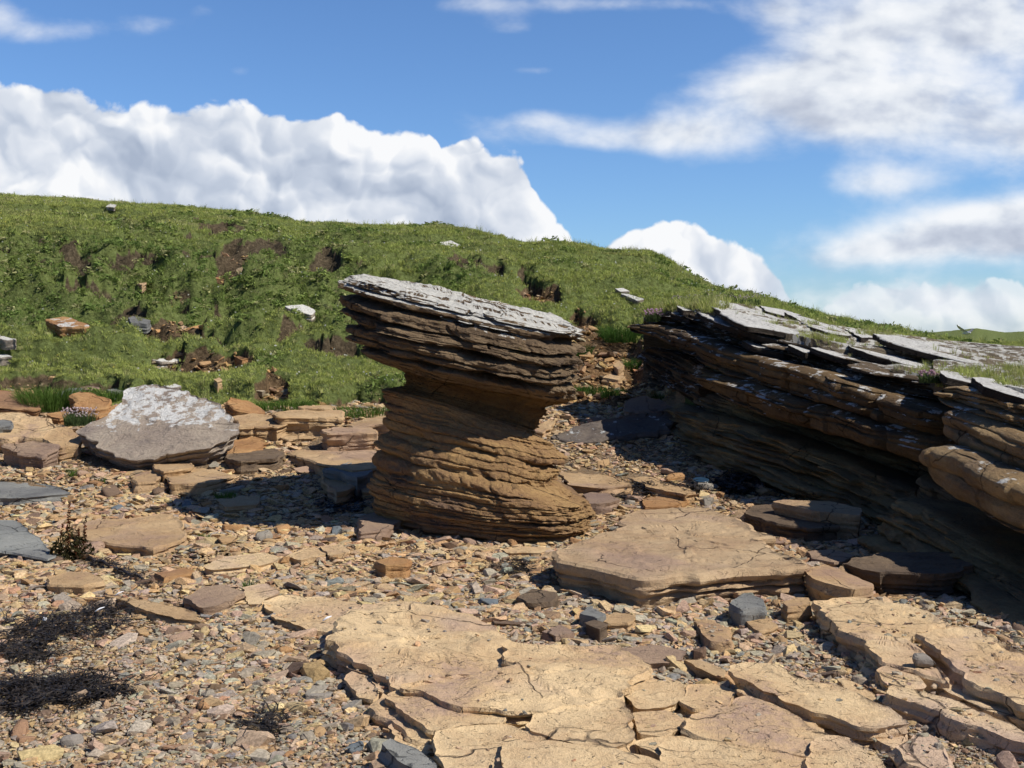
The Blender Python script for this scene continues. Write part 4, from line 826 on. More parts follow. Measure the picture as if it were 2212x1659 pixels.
def make_shingle(n, smin, smul, pw, lift, dmax=15.3):
    n = int(n*1.22); x, y, u = sample_beach(n, 3.3, dmax, pw, -420, 2560)
    z, hill, veg, och, vv = terrain(u, y)
    ok = (hill < .5) & ~blocked(x, y); x, y, u, z = x[ok], y[ok], u[ok], z[ok]; n = len(x)
    s = np.exp(rng.normal(0, .55, n))*smul*(y/4.)**.62*(1+.55*fbm(x*.9, y*.9, 0, 509, 3))*(1-.15*sstep(6.5, 5, y)); s = np.clip(s, .004, .085)*np.where(u > 1100, .95, 1)
    rough_zone = sstep(5.5, 8.5, y)
    rot = np.stack([rng.normal(0, .22, n), rng.normal(0, .22, n), rng.uniform(0, 6.28, n)], -1)
    scl = np.stack([s, s*rng.uniform(.7, 1.1, n), s*rng.uniform(.6, 1.2, n)*(1-.25*rough_zone)], -1)
    c, _ = palette(n, y, u); pile = .02*np.clip(fbm(x*1.7, y*1.7, 0, 501, 3), 0, 1)
    return np.stack([x, y, z+s*.12+lift+pile], -1), rot, scl, rng.integers(0, 24, n), c
A1 = make_shingle(175000, .006, .0092, -.3, 0.0); A2 = make_shingle(17000, .01, .018, .1, .006); A3 = make_shingle(60000, .005, .0078, -.3, .004, 6.6)
sh = [np.concatenate(q_) for q_ in zip(A1, A2, A3)]
o = scatter('shingle', sh[0], sh[1], sh[2], sh[3], sh[4], stones)
tag(o, 'tan and grey shingle of flat broken sandstone covering the beach', 'shingle')
# grit sprinkled on the plates
PVs = [o_ for o_ in bpy.data.objects if o_.name.startswith(('bedrock_plate', 'flat_slab'))]

pls = [o_ for o_ in bpy.data.objects if o_.name.startswith(('bedrock_plate', 'bedrock_sheet'))]; SP = []
for o_ in pls:
    me_ = o_.data; co_ = np.empty(len(me_.vertices)*3, np.float32); me_.vertices.foreach_get('co', co_); co_ = co_.reshape(-1, 3)+np.array(o_.location)
    no_ = np.empty(len(me_.vertices)*3, np.float32); me_.vertices.foreach_get('normal', no_); up_ = no_.reshape(-1, 3)[:, 2] > .93; co_ = co_[up_]
    pr = np.clip(fbm(co_[:, 0]*2.4, co_[:, 1]*2.4, 0, 511, 3)-.1, 0, 1)*(.6 if 'sheet' in o_.name else .1)+(.25 if 'sheet' in o_.name else .003)
    SP.append(co_[rng.random(len(co_)) < pr])
SP = np.concatenate(SP); n = len(SP); s = np.clip(np.exp(rng.normal(0, .45, n))*.011, .004, .04); c, _ = palette(n, SP[:, 1], None)
o = scatter('scattered_pebbles', SP+rng.normal(0, .02, SP.shape)*[1, 1, 0]+np.array([0, 0, .002]), np.stack([rng.normal(0, .15, n), rng.normal(0, .15, n), rng.uniform(0, 6.28, n)], -1), np.stack([s, s*.85, s], -1), rng.integers(0, 24, n), c, stones)
tag(o, 'small pebbles lying in the cracks and on top of the bedrock plates', 'pebbles')
# scree in the gully and soil scars
n = 60000; u = rng.uniform(-50, 1520, n); d = 13.5+rng.random(n)*14; z, hill, veg, och, vv = terrain(u, d); x = (u-CX)/F*d
ok = (hill > .5) & (och*(1-veg) > rng.random(n)*.9+.05) & ~blocked(x, d); x, y, z, u = x[ok], d[ok], z[ok], u[ok]; n = len(x)
s = np.clip(np.exp(rng.normal(0, .6, n))*.032, .012, .16)
c, _ = palette(n, y*0+14, u)
o = scatter('scree', np.stack([x, y, z+s*.1], -1), np.stack([rng.normal(.1, .3, n), rng.normal(.25, .25, n), rng.uniform(0, 6.28, n)], -1), np.stack([s, s*.9, s*.8], -1), rng.integers(0, 24, n), c*np.array([.85, .77, .66]), stones)
tag(o, 'ochre scree of broken stone in the gully and soil scars of the hillside', 'scree')

# individual loose stones, the largest of the beach
big = [stone_mesh('loose_stone', 100+k, (.34, .28, .45, .24)[k % 4], k % 4 != 2, M['tan'], 2) for k in range(12)]
stmat = [rockmat('loose_stone_'+nm, c1, c2, c3, kx=0, ky=0, sfreq=30, strata=.3, bump=.006) for nm, c1, c2, c3 in (
    ('tan', (.48, .32, .165), (.41, .26, .13), (.3, .19, .1)), ('orange', (.48, .28, .13), (.38, .21, .095), (.27, .15, .08)), ('pinkish', (.41, .28, .19), (.34, .225, .16), (.25, .16, .12)),
    ('grey', (.34, .30, .245), (.27, .24, .20), (.19, .17, .15)), ('blue grey', (.17, .19, .2), (.13, .15, .165), (.09, .1, .12)), ('dark brown', (.2, .135, .09), (.15, .1, .07), (.09, .06, .05)))]
cw = ['tan', 'orange', 'pinkish', 'grey', 'blue grey', 'dark brown']; cp = [.40, .2, .22, .09, .03, .06]
ZONES = [((-100, 1380, 330, 1700), 'on the fine shingle at the bottom left'), ((330, 1380, 700, 1700), 'on the fine shingle left of the pavement rim'), ((700, 1380, 960, 1700), 'in the shingle against the left rim of the pavement'),
         ((-100, 1200, 430, 1380), 'on the shingle around the seaweed piles'), ((430, 1180, 1180, 1320), 'on the shingle between the mushroom rock and the pavement'), ((-100, 1000, 430, 1200), 'among broken flags on the upper left beach'),
         ((430, 930, 860, 1180), 'in the shadow left of the mushroom rock'), ((1180, 880, 1900, 1100), 'on the shaded floor between mushroom rock and outcrop'), ((1180, 1240, 1760, 1420), 'in the gravel in front of the big layered slab'),
         ((1560, 1100, 1900, 1240), 'in the gravel beside the big layered slab'), ((1400, 1380, 2300, 1700), 'in the pebble gaps between the right hand plates'), ((-100, 800, 900, 1000), 'among the boulders below the grassy bank')]
def loose(x, y, u, v, s, ci_, k, lift=.0, label=None, sc=(1, .8, 1)):
    me = big[k].copy(); me.materials.clear(); me.materials.append(stmat[ci_]); me.name = 'loose_stone'
    o = bpy.data.objects.new('loose_stone', me); hgt = (.34, .28, .45, .24)[k % 4]*s*sc[2]
    o.location = (x, y, float(groundz(x, y))+hgt*.45+lift); o.rotation_euler = (random.gauss(0, .12), random.gauss(0, .12), random.uniform(0, 6.28)); o.scale = (s*sc[0], s*sc[1], s*sc[2])
    link(o)
    zone = next((p_ for (b_, p_) in ZONES if b_[0] <= u < b_[2] and b_[1] <= v < b_[3]), 'on the shingle of the beach')
    shape = 'rounded cobble' if k % 4 == 2 else ('flat flake' if k % 4 == 3 else 'angular stone'); size = 'larger' if s > .1 else ('small' if s < .055 else 'medium')
    lab = label or '%s %s %s lying %s' % (size, cw[ci_], shape, zone)
    tag(o, lab, 'stone', (lab+'s').replace(' lying', 's lying')[:-1] if not label else 'notable loose stones')
    return o
loose(*P(1993, 1490, 5.15)[:2], 1993, 1481, .068, 3, 2, .10, 'smooth oval grey cobble resting on the long narrow plate at the right', (1, .75, 1.2))
loose(*P(1030, 1610, 4.3)[:2]*np.array([0, 0])+P(769, 1626, 4.28)[:2], 769, 1626, .042, 4, 6, 0, 'round dark blue grey pebble at the bottom left of the pavement', (1, .9, 1.4))
loose(*P(403, 1095, ray_ground(403, 1098))[:2], 403, 1095, .075, 4, 2, .0, 'round blue grey cobble on the broken flags left of the shadow', (1, .9, 1.3))
loose(*P(570, 1166, ray_ground(570, 1168))[:2], 570, 1166, .085, 3, 6, .0, 'rounded grey cobble just below the edge of the mushroom rock shadow', (1, .9, 1.4))
loose(*P(690, 1508, ray_ground(690, 1512))[:2], 690, 1508, .075, 3, 3, .0, 'flat angular grey stone left of the notched yellow ledge', (1, .9, 1))
loose(*P(765, 1530, ray_ground(765, 1535))[:2], 765, 1530, .075, 3, 1, .0, 'long olive grey stone leaning by the notched yellow ledge', (1, .6, 1.2))
loose(*P(155, 1610, ray_ground(155, 1614))[:2], 155, 1610, .05, 3, 10, .0, 'upright olive grey pebble at the bottom left corner', (1, .9, 1.5))
loose(*P(45, 1580, ray_ground(45, 1584))[:2], 45, 1580, .08, 1, 2, .0, 'oval orange cobble near the bottom left corner', (1, .6, .9))
cnt = 0; placed = []
tries = 0
while cnt < 255 and tries < 6000:
    tries += 1
    y = random.choice([random.uniform(4.1, 7), random.uniform(7, 14.3), random.uniform(8, 12)]); u = random.uniform(-20, 2230); x = (u-CX)/F*y
    if terrain(np.array([u]), np.array([y]))[1][0] > .3: continue
    s = min(.17, math.exp(random.gauss(0, .35))*.034*(y/4)**.95)
    if any((x-a_)**2+(y-b_)**2 < (s+c_)**2*.8 for a_, b_, c_ in placed): continue
    xs = x+np.array([0, s*.7, -s*.7, 0, 0]); ys = y+np.array([0, 0, 0, s*.6, -s*.6])
    if blocked(xs, ys).any(): continue
    v = HV-(float(groundz(x, y))-CZ)/y*F
    if v > 1655: continue
    placed.append((x, y, s)); cnt += 1
    loose(x, y, u, v, s, random.choices(range(6), cp)[0], random.randrange(12), 0.0, None, (1, random.uniform(.65, 1), random.uniform(.8, 1.2)))

# ---------------------------------------------------------------- grass
def tuft(name, k, nb, hgt, spread, lean, wid, mat):
    r = random.Random(k); V = []; Fc = []
    for i in range(nb):
        a_ = r.uniform(0, 6.283); rr_ = spread*math.sqrt(r.random()); bx, by = rr_*math.cos(a_), rr_*math.sin(a_)
        da = a_+r.uniform(-1, 1); l = lean*r.uniform(.3, 1.2); h_ = hgt*r.uniform(.55, 1.1); wa = r.uniform(0, 6.283); wx_, wy_ = math.cos(wa)*wid, math.sin(wa)*wid
        b0 = len(V)
        V += [(bx-wx_, by-wy_, -.02), (bx+wx_, by+wy_, -.02), (bx+math.cos(da)*l*.35-wx_*.8, by+math.sin(da)*l*.35-wy_*.8, h_*.55), (bx+math.cos(da)*l*.35+wx_*.8, by+math.sin(da)*l*.35+wy_*.8, h_*.55), (bx+math.cos(da)*l, by+math.sin(da)*l, h_)]
        Fc += [(b0, b0+1, b0+3, b0+2), (b0+2, b0+3, b0+4)]
    me = bpy.data.meshes.new(name); me.from_pydata(V, [], Fc); me.materials.append(mat); return me
def broad(name, k, nb, rad, hgt, leaf, mat):
    r = random.Random(k); V = []; Fc = []
    for i in range(nb):
        a_ = r.uniform(0, 6.283); e = r.uniform(0.1, 1.45); q = rad*r.uniform(.5, 1)
        c = Vector((math.cos(a_)*math.cos(e)*q, math.sin(a_)*math.cos(e)*q, math.sin(e)*hgt*r.uniform(.5, 1)))
        ax_ = Vector((r.gauss(0, 1), r.gauss(0, 1), r.gauss(0, .5))).normalized(); bx_ = ax_.cross(Vector((r.gauss(0, 1), r.gauss(0, 1), r.gauss(0, 1)))).normalized()
        l = leaf*r.uniform(.6, 1.3); b0 = len(V)
        V += [tuple(c-ax_*l), tuple(c+bx_*l*.45), tuple(c+ax_*l), tuple(c-bx_*l*.45)]; Fc.append((b0, b0+1, b0+2, b0+3))
    me = bpy.data.meshes.new(name); me.from_pydata(V, [], Fc); me.materials.append(mat); return me
tf = [tuft('grass_tuft', k, 11, .062, .06, .055, .005, M['blade']) for k in range(5)]+[tuft('long_grass_tuft', 10+k, 16, .19, .06, .10, .004, M['blade']) for k in range(3)]+[broad('leafy_clump', 20+k, 22, .11, .12, .036, M['blade']) for k in range(4)]
def hillpts(n, d0, d1, pw=-.2, u0=-70, u1=2290):
    x, d, u = sample_beach(n, d0, d1, pw, u0, u1); z, hill, veg, och, vv = terrain(u, d); return x, d, u, z, hill, veg, och, vv
x, y, u, z, hill, veg, och, vv = hillpts(170000, 12.9, 40, -.35)
# slope-facing check keeps the tufts to what could be seen from the beach or a step beside it
ok = (veg > .5) & (y < crest_d(u)*1.05) & (~blocked(x, y) | (y > 15.2)) & ~((u > 1500) & (y < 14.6))
thin = fbm(x*.9, y*.9, 0, 601, 4); ok &= rng.random(len(x)) < .75+.5*thin
x, y, u, z, vv = x[ok], y[ok], u[ok], z[ok], vv[ok]; n = len(x)
zone = sstep(500, 540, vv+25*fbm(x*.6, y*.6, 0, 603, 3))*sstep(735, 690, vv+25*fbm(x*.6, y*.6, 0, 605, 3))*sstep(900, 700, u)
cl = fbm(x*.8, y*.8, 0, 607, 4); cl2 = fbm(x*3.2, y*3.2, 0, 609, 3)
dark = np.clip(zone*.75+.9*sstep(.12, .4, cl)+.3*sstep(.1, .5, cl2), 0, 1)
g1 = np.array([.40, .44, .125]); g2 = np.array([.18, .25, .07]); g3 = np.array([.46, .41, .22])
col = g1*(1-dark[:, None])+g2*dark[:, None]
dry = sstep(.15, .5, fbm(x*.5, y*1.1, 0, 611, 4))[:, None]*sstep(22, 30, y)[:, None]*.45+ (rng.random(n) < .16)[:, None]*.6
col = (col*(1-dry)+g3*dry)*rng.uniform(.85, 1.12, (n, 1))
leafy = (dark > .45) & (rng.random(n) < .14)
idx = np.where(leafy, rng.integers(8, 12, n), np.where(rng.random(n) < .025, rng.integers(5, 8, n), rng.integers(0, 5, n)))
s = rng.uniform(.55, 1.2, n)*np.where(leafy, rng.uniform(.6, 1.5, n), 1.)*(.75+.35*sstep(15, 30, y))
o = scatter('grass', np.stack([x, y, z], -1), np.stack([rng.normal(0, .12, n), rng.normal(0, .12, n), rng.uniform(0, 6.28, n)], -1), np.stack([s, s, s*rng.uniform(.6, 1.15, n)], -1), idx, col, tf)
tag(o, 'short green grass and leafy weeds covering the hillside', 'grass')
# grass on the outcrop: patches between the ledges, taller at the top corner
PATCH = [(1500, 662, 70, 16, 1.), (1440, 668, 70, 14, 1.), (1775, 735, 52, 10, 1.), (1655, 703, 24, 6, .8), (1700, 702, 20, 5, .7), (1800, 718, 24, 5, .6), (2090, 812, 70, 12, .9), (2060, 838, 40, 9, .8), (2180, 812, 70, 16, .9), (1990, 805, 40, 8, .8), (1930, 745, 30, 5, .5), (2120, 775, 40, 6, .4), (1850, 700, 120, 5, .9), (1950, 722, 120, 4, .9), (1640, 660, 70, 5, .9)]
gp = []; 
for T in (TOPA, TOPB):
    Tf = T.reshape(-1, 3); Tf = Tf[(Tf[:, 0]/Tf[:, 1]*F+CX < 2300)]; pu = Tf[:, 0]/Tf[:, 1]*F+CX; pv = HV-(Tf[:, 2]-CZ)/Tf[:, 1]*F
    w = np.zeros(len(Tf))
    for (a_, b_, c_, d_, e_) in PATCH: w = np.maximum(w, e_*np.exp(-(((pu-a_)/c_)**2+((pv-b_)/d_)**2)**1.5))
    w += .12*sstep(.25, .4, fbm(Tf[:, 0]*2, Tf[:, 1]*1., 0, 620, 3))
    gp.append(Tf[rng.random(len(Tf)) < np.where(w > .3, w, w*.7)*.06])
gp = np.concatenate(gp); n = len(gp); tall = gp[:, 0]/gp[:, 1]*F+CX < 1580
gx = gp+rng.normal(0, .02, gp.shape)*[1, 1, 0]
col = (g1*1.0)*rng.uniform(.6, 1.2, (n, 1)); dr = (rng.random(n) < .3)[:, None]*.6; col = col*(1-dr)+g3*dr
idx = np.where(rng.random(n) < .35, rng.integers(5, 8, n), rng.integers(0, 5, n)); s = rng.uniform(.45, .9, n)*np.where(tall, 1.0, .6)
o = scatter('ledge_grass', gx, np.stack([rng.normal(0, .15, n), rng.normal(0, .15, n), rng.uniform(0, 6.28, n)], -1), np.stack([s, s, s], -1), idx, col, tf)
tag(o, 'grass growing in patches between the lichen ledges on top of the outcrop', 'grass')
# crest and corner fringe of longer grass
# flowers
fl = []
def flower(name, k, mat):
    r = random.Random(k); V = []; Fc = []
    for i in range(6):
        a_ = i*math.pi/3; V += [(0, 0, .1), (math.cos(a_-.4)*.018, math.sin(a_-.4)*.018, .106), (math.cos(a_+.4)*.018, math.sin(a_+.4)*.018, .106)]; Fc.append((3*i, 3*i+1, 3*i+2))
    for i in range(2):
        a_ = i*1.57; b0 = len(V); V += [(math.cos(a_)*.016, math.sin(a_)*.016, .092), (-math.cos(a_)*.016, -math.sin(a_)*.016, .092), (0, 0, .118)]; Fc.append((b0, b0+1, b0+2))
    me = bpy.data.meshes.new(name); me.from_pydata(V, [], Fc); me.materials.append(mat); return me
fm = [flower('daisy', 1, M['petal'])]
x, y, u, z, hill, veg, och, vv = hillpts(5200, 15, 36, -.2)
cl = fbm(x*.7, y*.7, 0, 631, 3); ok = (veg > .7) & (rng.random(len(x)) < .25+.9*np.clip(cl, 0, 1)) & (u < 1560)
x, y, z = x[ok], y[ok], z[ok]; n = len(x); c = np.where(rng.random((n, 1)) < .25, [[.7, .6, .15]], [[.75, .75, .68]]); s = rng.uniform(.5, 1.1, n)
o = scatter('daisies', np.stack([x, y, z], -1), np.stack([rng.normal(0, .4, n), rng.normal(0, .4, n), rng.uniform(0, 6, n)], -1), np.stack([s, s, s], -1), np.zeros(n), c, fm)
tag(o, 'tiny white and yellow flowers scattered in the hillside grass', 'flowers')

# ---------------------------------------------------------------- plants as things
def ribbon(V, Fc, pts, w, flat=.3):
    b0 = len(V)
    for i, p_ in enumerate(pts):
        q = pts[min(i+1, len(pts)-1)]-pts[max(i-1, 0)]; sd = Vector((-q[1], q[0], 0)); sd = sd.normalized() if sd.length > 1e-6 else Vector((1, 0, 0))
        ww = w*(1-.6*i/len(pts)); up = Vector((0, 0, ww*flat*random.uniform(-1, 1)))
        V += [tuple(p_-sd*ww-up), tuple(p_+sd*ww+up)]
        if i: Fc.append((b0+2*i-2, b0+2*i, b0+2*i+1, b0+2*i-1))
def weed_pile(label, poly, n, lay=.05, w=.0026, mat='weed', zadd=0., elong=0.0):
    n = int(n*.5); lay = lay*.75
    V = []; Fc = []; pp = np.array(poly, float); mn, mx = pp.min(0), pp.max(0); k = 0
    while k < n:
        u_, v_ = random.uniform(mn[0], mx[0]), random.uniform(mn[1], mx[1])
        if not inside(pp, np.array([u_]), np.array([v_]))[0]: continue
        if float(vnoise(u_/22., v_/9., 0, 700)) < random.uniform(-.2, .35): continue
        k += 1; d_ = (CZ)/((v_-HV)/F) if v_ > 1180 else None
        if d_ is None: d_ = ray_cache(u_, v_)
        p_ = Vector(P(u_, v_, d_).tolist()); p_.z = float(gz_cache(p_.x, p_.y))+random.random()**1.5*lay+.008+zadd
        a_ = random.gauss(0, .5) if elong else random.uniform(0, 6.283); pts = [p_.copy()]; st = random.uniform(.012, .03); zz = random.gauss(0, .5)
        for i in range(random.randint(4, 9)):
            a_ += random.gauss(0, .55); zz = zz*.7+random.gauss(0, .35); p_ = p_+Vector((math.cos(a_), math.sin(a_), zz*.5))*st; p_.z = max(p_.z, float(gz_cache(p_.x, p_.y))+.006+zadd); pts.append(p_.copy())
        ribbon(V, Fc, pts, w*random.uniform(.5, 1.6), 1.0)
    o = obj_np('seaweed_pile', V, Fc, M[mat]); tag(o, label, 'seaweed', 'dark seaweed piles on the beach'); return o
_rc = {}
def ray_cache(u_, v_):
    k = (round(u_/8), round(v_/3))
    if k not in _rc: _rc[k] = ray_ground(k[0]*8, k[1]*3)
    return _rc[k]
_gc = {}
def gz_cache(x_, y_):
    k = (round(x_*20), round(y_*20))
    if k not in _gc: _gc[k] = float(groundz(k[0]/20, k[1]/20))
    return _gc[k]
weed_pile('wide black seaweed pile with white scraps at the left edge, upper of the two', [(-60, 1372), (0, 1352), (80, 1345), (190, 1325), (240, 1288), (262, 1300), (255, 1335), (270, 1350), (200, 1378), (110, 1388), (115, 1420), (60, 1432), (0, 1425), (-60, 1410)], 3600)
weed_pile('flattened black seaweed pile at the lower left edge, lower of the two', [(-60, 1485), (0, 1475), (90, 1480), (180, 1462), (240, 1480), (300, 1505), (200, 1515), (150, 1530), (60, 1540), (-60, 1530)], 3400, lay=.06)
weed_pile('small round black seaweed clump on the fine shingle at the bottom', [(545, 1552), (575, 1545), (612, 1562), (605, 1590), (570, 1595), (548, 1575)], 420, lay=.03)
weed_pile('thin black seaweed wisps beside the left end of the layered slab', [(1050, 1212), (1090, 1208), (1150, 1222), (1180, 1236), (1120, 1246), (1070, 1232)], 800, lay=.03)
weed_pile('black seaweed clump right of the foot of the mushroom rock', [(1325, 1078), (1345, 1050), (1400, 1055), (1460, 1050), (1400, 1075), (1370, 1092)], 1200, lay=.05, w=.006)
weed_pile('dark seaweed heap in the shade behind the enamel bowl', [(1530, 1045), (1600, 1030), (1700, 1050), (1680, 1072), (1560, 1075), (1460, 1072)], 2200, lay=.09, w=.007)
weed_pile('sparse seaweed strewn by the upper left beach flags', [(400, 1075), (430, 1070), (470, 1080), (440, 1092), (405, 1090)], 140, lay=.02)
weed_pile('seaweed scraps in the deep shadow below the arrow shaped slab', [(680, 1085), (740, 1075), (800, 1085), (800, 1105), (720, 1112)], 500, lay=.04, w=.006)

# dock plant
g0 = P(150, 1208, ray_ground(150, 1208)); dk = empty('dock_plant', g0); tag(dk, 'dark dock plant with a rusty seed spike growing beside the blue grey flagstone', 'plant')
V = []; Fc = []
for i in range(520):
    a_ = random.uniform(0, 6.28); rr_ = random.random()**.6*.16; h_ = random.random()**1.4*.26*(1-rr_/.25); c = Vector((g0[0]+math.cos(a_)*rr_+.02, g0[1]+math.sin(a_)*rr_*.7, g0[2]+.01+h_))
    ax_ = Vector((random.gauss(0, 1), random.gauss(0, 1), random.gauss(.3, .8))).normalized(); bx_ = ax_.cross(Vector((random.gauss(0, 1), random.gauss(0, 1), random.gauss(0, 1)))).normalized(); l = random.uniform(.012, .03); b0 = len(V)
    V += [tuple(c-ax_*l), tuple(c+bx_*l*.35), tuple(c+ax_*l), tuple(c-bx_*l*.35)]; Fc.append((b0, b0+1, b0+2, b0+3))
obj_np('foliage', V, Fc, M['dock'], dk)
for (ox_, hh, rr_) in ((-.02, .42, .022), (.10, .3, .02), (-.07, .26, .018), (.05, .24, .018)):
    V = []; Fc = []
    for i in range(int(hh*500)):
        t_ = random.random(); r_ = rr_*(1.1-t_)*random.random()**.5+.003; a_ = random.uniform(0, 6.28)
        c = Vector((g0[0]+ox_+math.cos(a_)*r_+.02*t_, g0[1]+math.sin(a_)*r_, g0[2]+hh*t_)); l = random.uniform(.005, .011); b0 = len(V)
        d1 = Vector([random.gauss(0, 1) for _ in range(3)]).normalized()*l; d2 = Vector([random.gauss(0, 1) for _ in range(3)]).normalized()*l; V += [tuple(c-d1), tuple(c+d2), tuple(c+d1), tuple(c-d2)]; Fc.append((b0, b0+1, b0+2, b0+3))
    obj_np('seed_spike', V, Fc, M['dockseed'], dk)
# kelp stalk running from the dock plant
def tube(name, pts, r, mat, parent=None, n=8):
    V = []; Fc = []
    for i, p_ in enumerate(pts):
        t_ = (Vector(pts[min(i+1, len(pts)-1)])-Vector(pts[max(i-1, 0)])).normalized(); a_ = t_.cross(Vector((0, 0, 1)));
        if a_.length < 1e-3: a_ = Vector((1, 0, 0))
        a_.normalize(); b_ = a_.cross(t_); rr_ = r[i] if isinstance(r, (list, tuple)) else r
        for k in range(n): q = Vector(p_)+(a_*math.cos(k*2*math.pi/n)+b_*math.sin(k*2*math.pi/n))*rr_; V.append(tuple(q))
        if i: Fc += [((i-1)*n+k, (i-1)*n+(k+1) % n, i*n+(k+1) % n, i*n+k) for k in range(n)]
    Fc.append(tuple(range(n))[::-1]); Fc.append(tuple((len(pts)-1)*n+k for k in range(n)))
    return obj_np(name, V, Fc, mat, parent)
ks = []
for i in range(24):
    t_ = i/23; uu_ = 178+t_*(312-178); vv_ = 1208+t_*(1262-1208); d_ = ray_cache(uu_, vv_); p_ = P(uu_, vv_, d_); p_[2] = float(groundz(p_[0], p_[1]))+.03+.008*math.sin(i); ks.append(p_)
o = tube('kelp_stalk', ks, [.014*(1-.5*i/23) for i in range(24)], M['stalk']); tag(o, 'long dark kelp stalk lying on shingle right of the dock plant', 'seaweed')
weed_pile('thin trail of dark seaweed along the kelp stalk', [(170, 1205), (200, 1205), (330, 1255), (350, 1268), (300, 1268), (190, 1225)], 700, lay=.03)

def tuft_thing(label, u_, v_, d_, nb, hgt, spread, col, name='grass_tuft', cat='grass', group='small grass tufts on the beach', z=None):
    p_ = P(u_, v_, d_); p_[2] = float(groundz(p_[0], p_[1])) if z is None else z
    me = tuft(name, int(u_*7+v_), nb, hgt, spread, hgt*.6, .0032, bladefix(col)); o = link(bpy.data.objects.new(name, me)); o.location = p_; tag(o, label, cat, group); return o
_bf = {}
def bladefix(col):
    if col not in _bf: _bf[col] = simplemat('tuft_blade', base=col, var=.3, sc=30, transl=.3)
    return _bf[col]
gr = (.10, .17, .035)
for (lb, a_, b_, nb, hg, sp) in (('small green tuft at the left end of the mushroom rock shadow', 487, 1082, 160, .1, .09), ('tiny green tuft on the upper left flags', 158, 1032, 60, .1, .04), ('green weed sprig beside the pinkish slab', 537, 1275, 40, .07, .03),
                                 ('little green rosette right of the large tan slab', 442, 1165, 50, .05, .04), ('tiny green tuft near the pointed tan slab', 220, 1045, 40, .06, .03)):
    tuft_thing(lb, a_, b_, ray_ground(a_, b_), nb, hg, sp, gr)
tuft_thing('thick clump of long green grass behind the rounded brown boulder', 110, 885, ray_ground(110, 885), 1500, .34, .38, gr, group='grass clumps among the boulders')
tuft_thing('long grass clump between the orange block and the lichen boulder', 245, 868, ray_ground(245, 872), 600, .22, .25, gr, group='grass clumps among the boulders')
tuft_thing('grass strip behind the long grey topped slab', 620, 878, ray_ground(620, 882), 900, .12, .4, gr, group='grass clumps among the boulders')
tuft_thing('grass strip beside the shaded squared block', 790, 893, ray_ground(790, 896), 900, .12, .4, gr, group='grass clumps among the boulders')
for (lb, a_, b_, nb, hg, sp) in (('green clump below the soil overhang in the gully', 1345, 738, 1400, .3, .4), ('green clump on ochre scree right of the cap of the mushroom rock', 1250, 778, 700, .25, .2), ('low green clump on the scree beside the mushroom rock cap base', 1262, 852, 800, .14, .3),
                                 ('small green clump in the middle of the ochre scree', 1325, 857, 400, .14, .17), ('small green clump high in the middle of the scree', 1370, 800, 400, .2, .15), ('thin green clump at the foot of the outcrop side bed', 1420, 872, 160, .16, .1)):
    tuft_thing(lb, a_, b_, ray_ground(a_, b_), nb, hg, sp, (.07, .14, .03), group='green clumps in the gully')
# sea thrift
def thrift(label, p_, n, rx, ry, hgt, pcol, parent_name='sea_thrift'):
    e_ = empty(parent_name, p_); tag(e_, label, 'flowers', 'clumps of sea thrift')
    me = tuft('leaves', int(p_[0]*100), n*4, hgt*.8, rx*.8, .05, .003, bladefix((.09, .13, .05))); link(bpy.data.objects.new('leaves', me), e_)
    mt = simplemat('thrift_petals', base=pcol, var=.15, sc=40, transl=.2); bm = bmesh.new()
    for i in range(n):
        a_ = random.uniform(0, 6.28); q = math.sqrt(random.random()); x_, y_ = math.cos(a_)*q*rx, math.sin(a_)*q*ry
        bmesh.ops.create_icosphere(bm, subdivisions=1, radius=random.uniform(.006, .011), matrix=__import__('mathutils').Matrix.Translation((x_, y_, hgt*random.uniform(.5, 1.05))))
    me = bpy.data.meshes.new('flower_heads'); bm.to_mesh(me); bm.free(); me.materials.append(mt); link(bpy.data.objects.new('flower_heads', me), e_)
thrift('pink sea thrift clump on the top left corner of the outcrop', P(1412, 692, 14.0), 80, .12, .1, .14, (.6, .35, .5))
thrift('pale flowering clump at the left end of the lichen boulder', P(172, 915, 12.9), 130, .22, .15, .18, (.62, .5, .5))
thrift('faded pink thrift on the ledge above the nearer outcrop block', P(2010, 822, 8.75), 50, .1, .08, .08, (.45, .28, .32))
for i, (a_, b_, lb) in enumerate(((1500, 640, 'pale thrift at the top of the tall grass above the outcrop'), (1600, 640, 'pale thrift heads standing on the skyline grass right of the tall grass'))):
    thrift(lb, P(a_, b_+16, 15.6), 45, .35, .2, .12, (.5, .4, .38))

# enamel bowl
bp = P(1514, 1054, ray_ground(1514, 1056)); bw = empty('enamel_bowl', bp); tag(bw, 'small white enamel bowl with a dark rim standing in the shade of the outcrop', 'bowl')
def lathe(name, prof, mat, parent, n=36):
    V = []; Fc = []
    for (r_, z_) in prof:
        for k in range(n): V.append((r_*math.cos(k*2*math.pi/n), r_*math.sin(k*2*math.pi/n), z_))
    for i in range(len(prof)-1): Fc += [(i*n+k, i*n+(k+1) % n, (i+1)*n+(k+1) % n, (i+1)*n+k) for k in range(n)]
    Fc.append(tuple(range(n))[::-1]); Fc.append(tuple((len(prof)-1)*n+k for k in range(n)))
    me = bpy.data.meshes.new(name); me.from_pydata(V, [], Fc); me.materials.append(mat)
    for p_ in me.polygons[:-2]: p_.use_smooth = True
    return link(bpy.data.objects.new(name, me), parent)
body = lathe('body', [(.045, .01), (.056, .012), (.066, .05), (.072, .082), (.069, .082), (.062, .05), (.052, .018), (.005, .016)], M['enamel'], bw)
lathe('rim', [(.069, .081), (.078, .082), (.079, .087), (.070, .0885)], M['rim'], bw)
bw.rotation_euler = (.18, 0, 0)
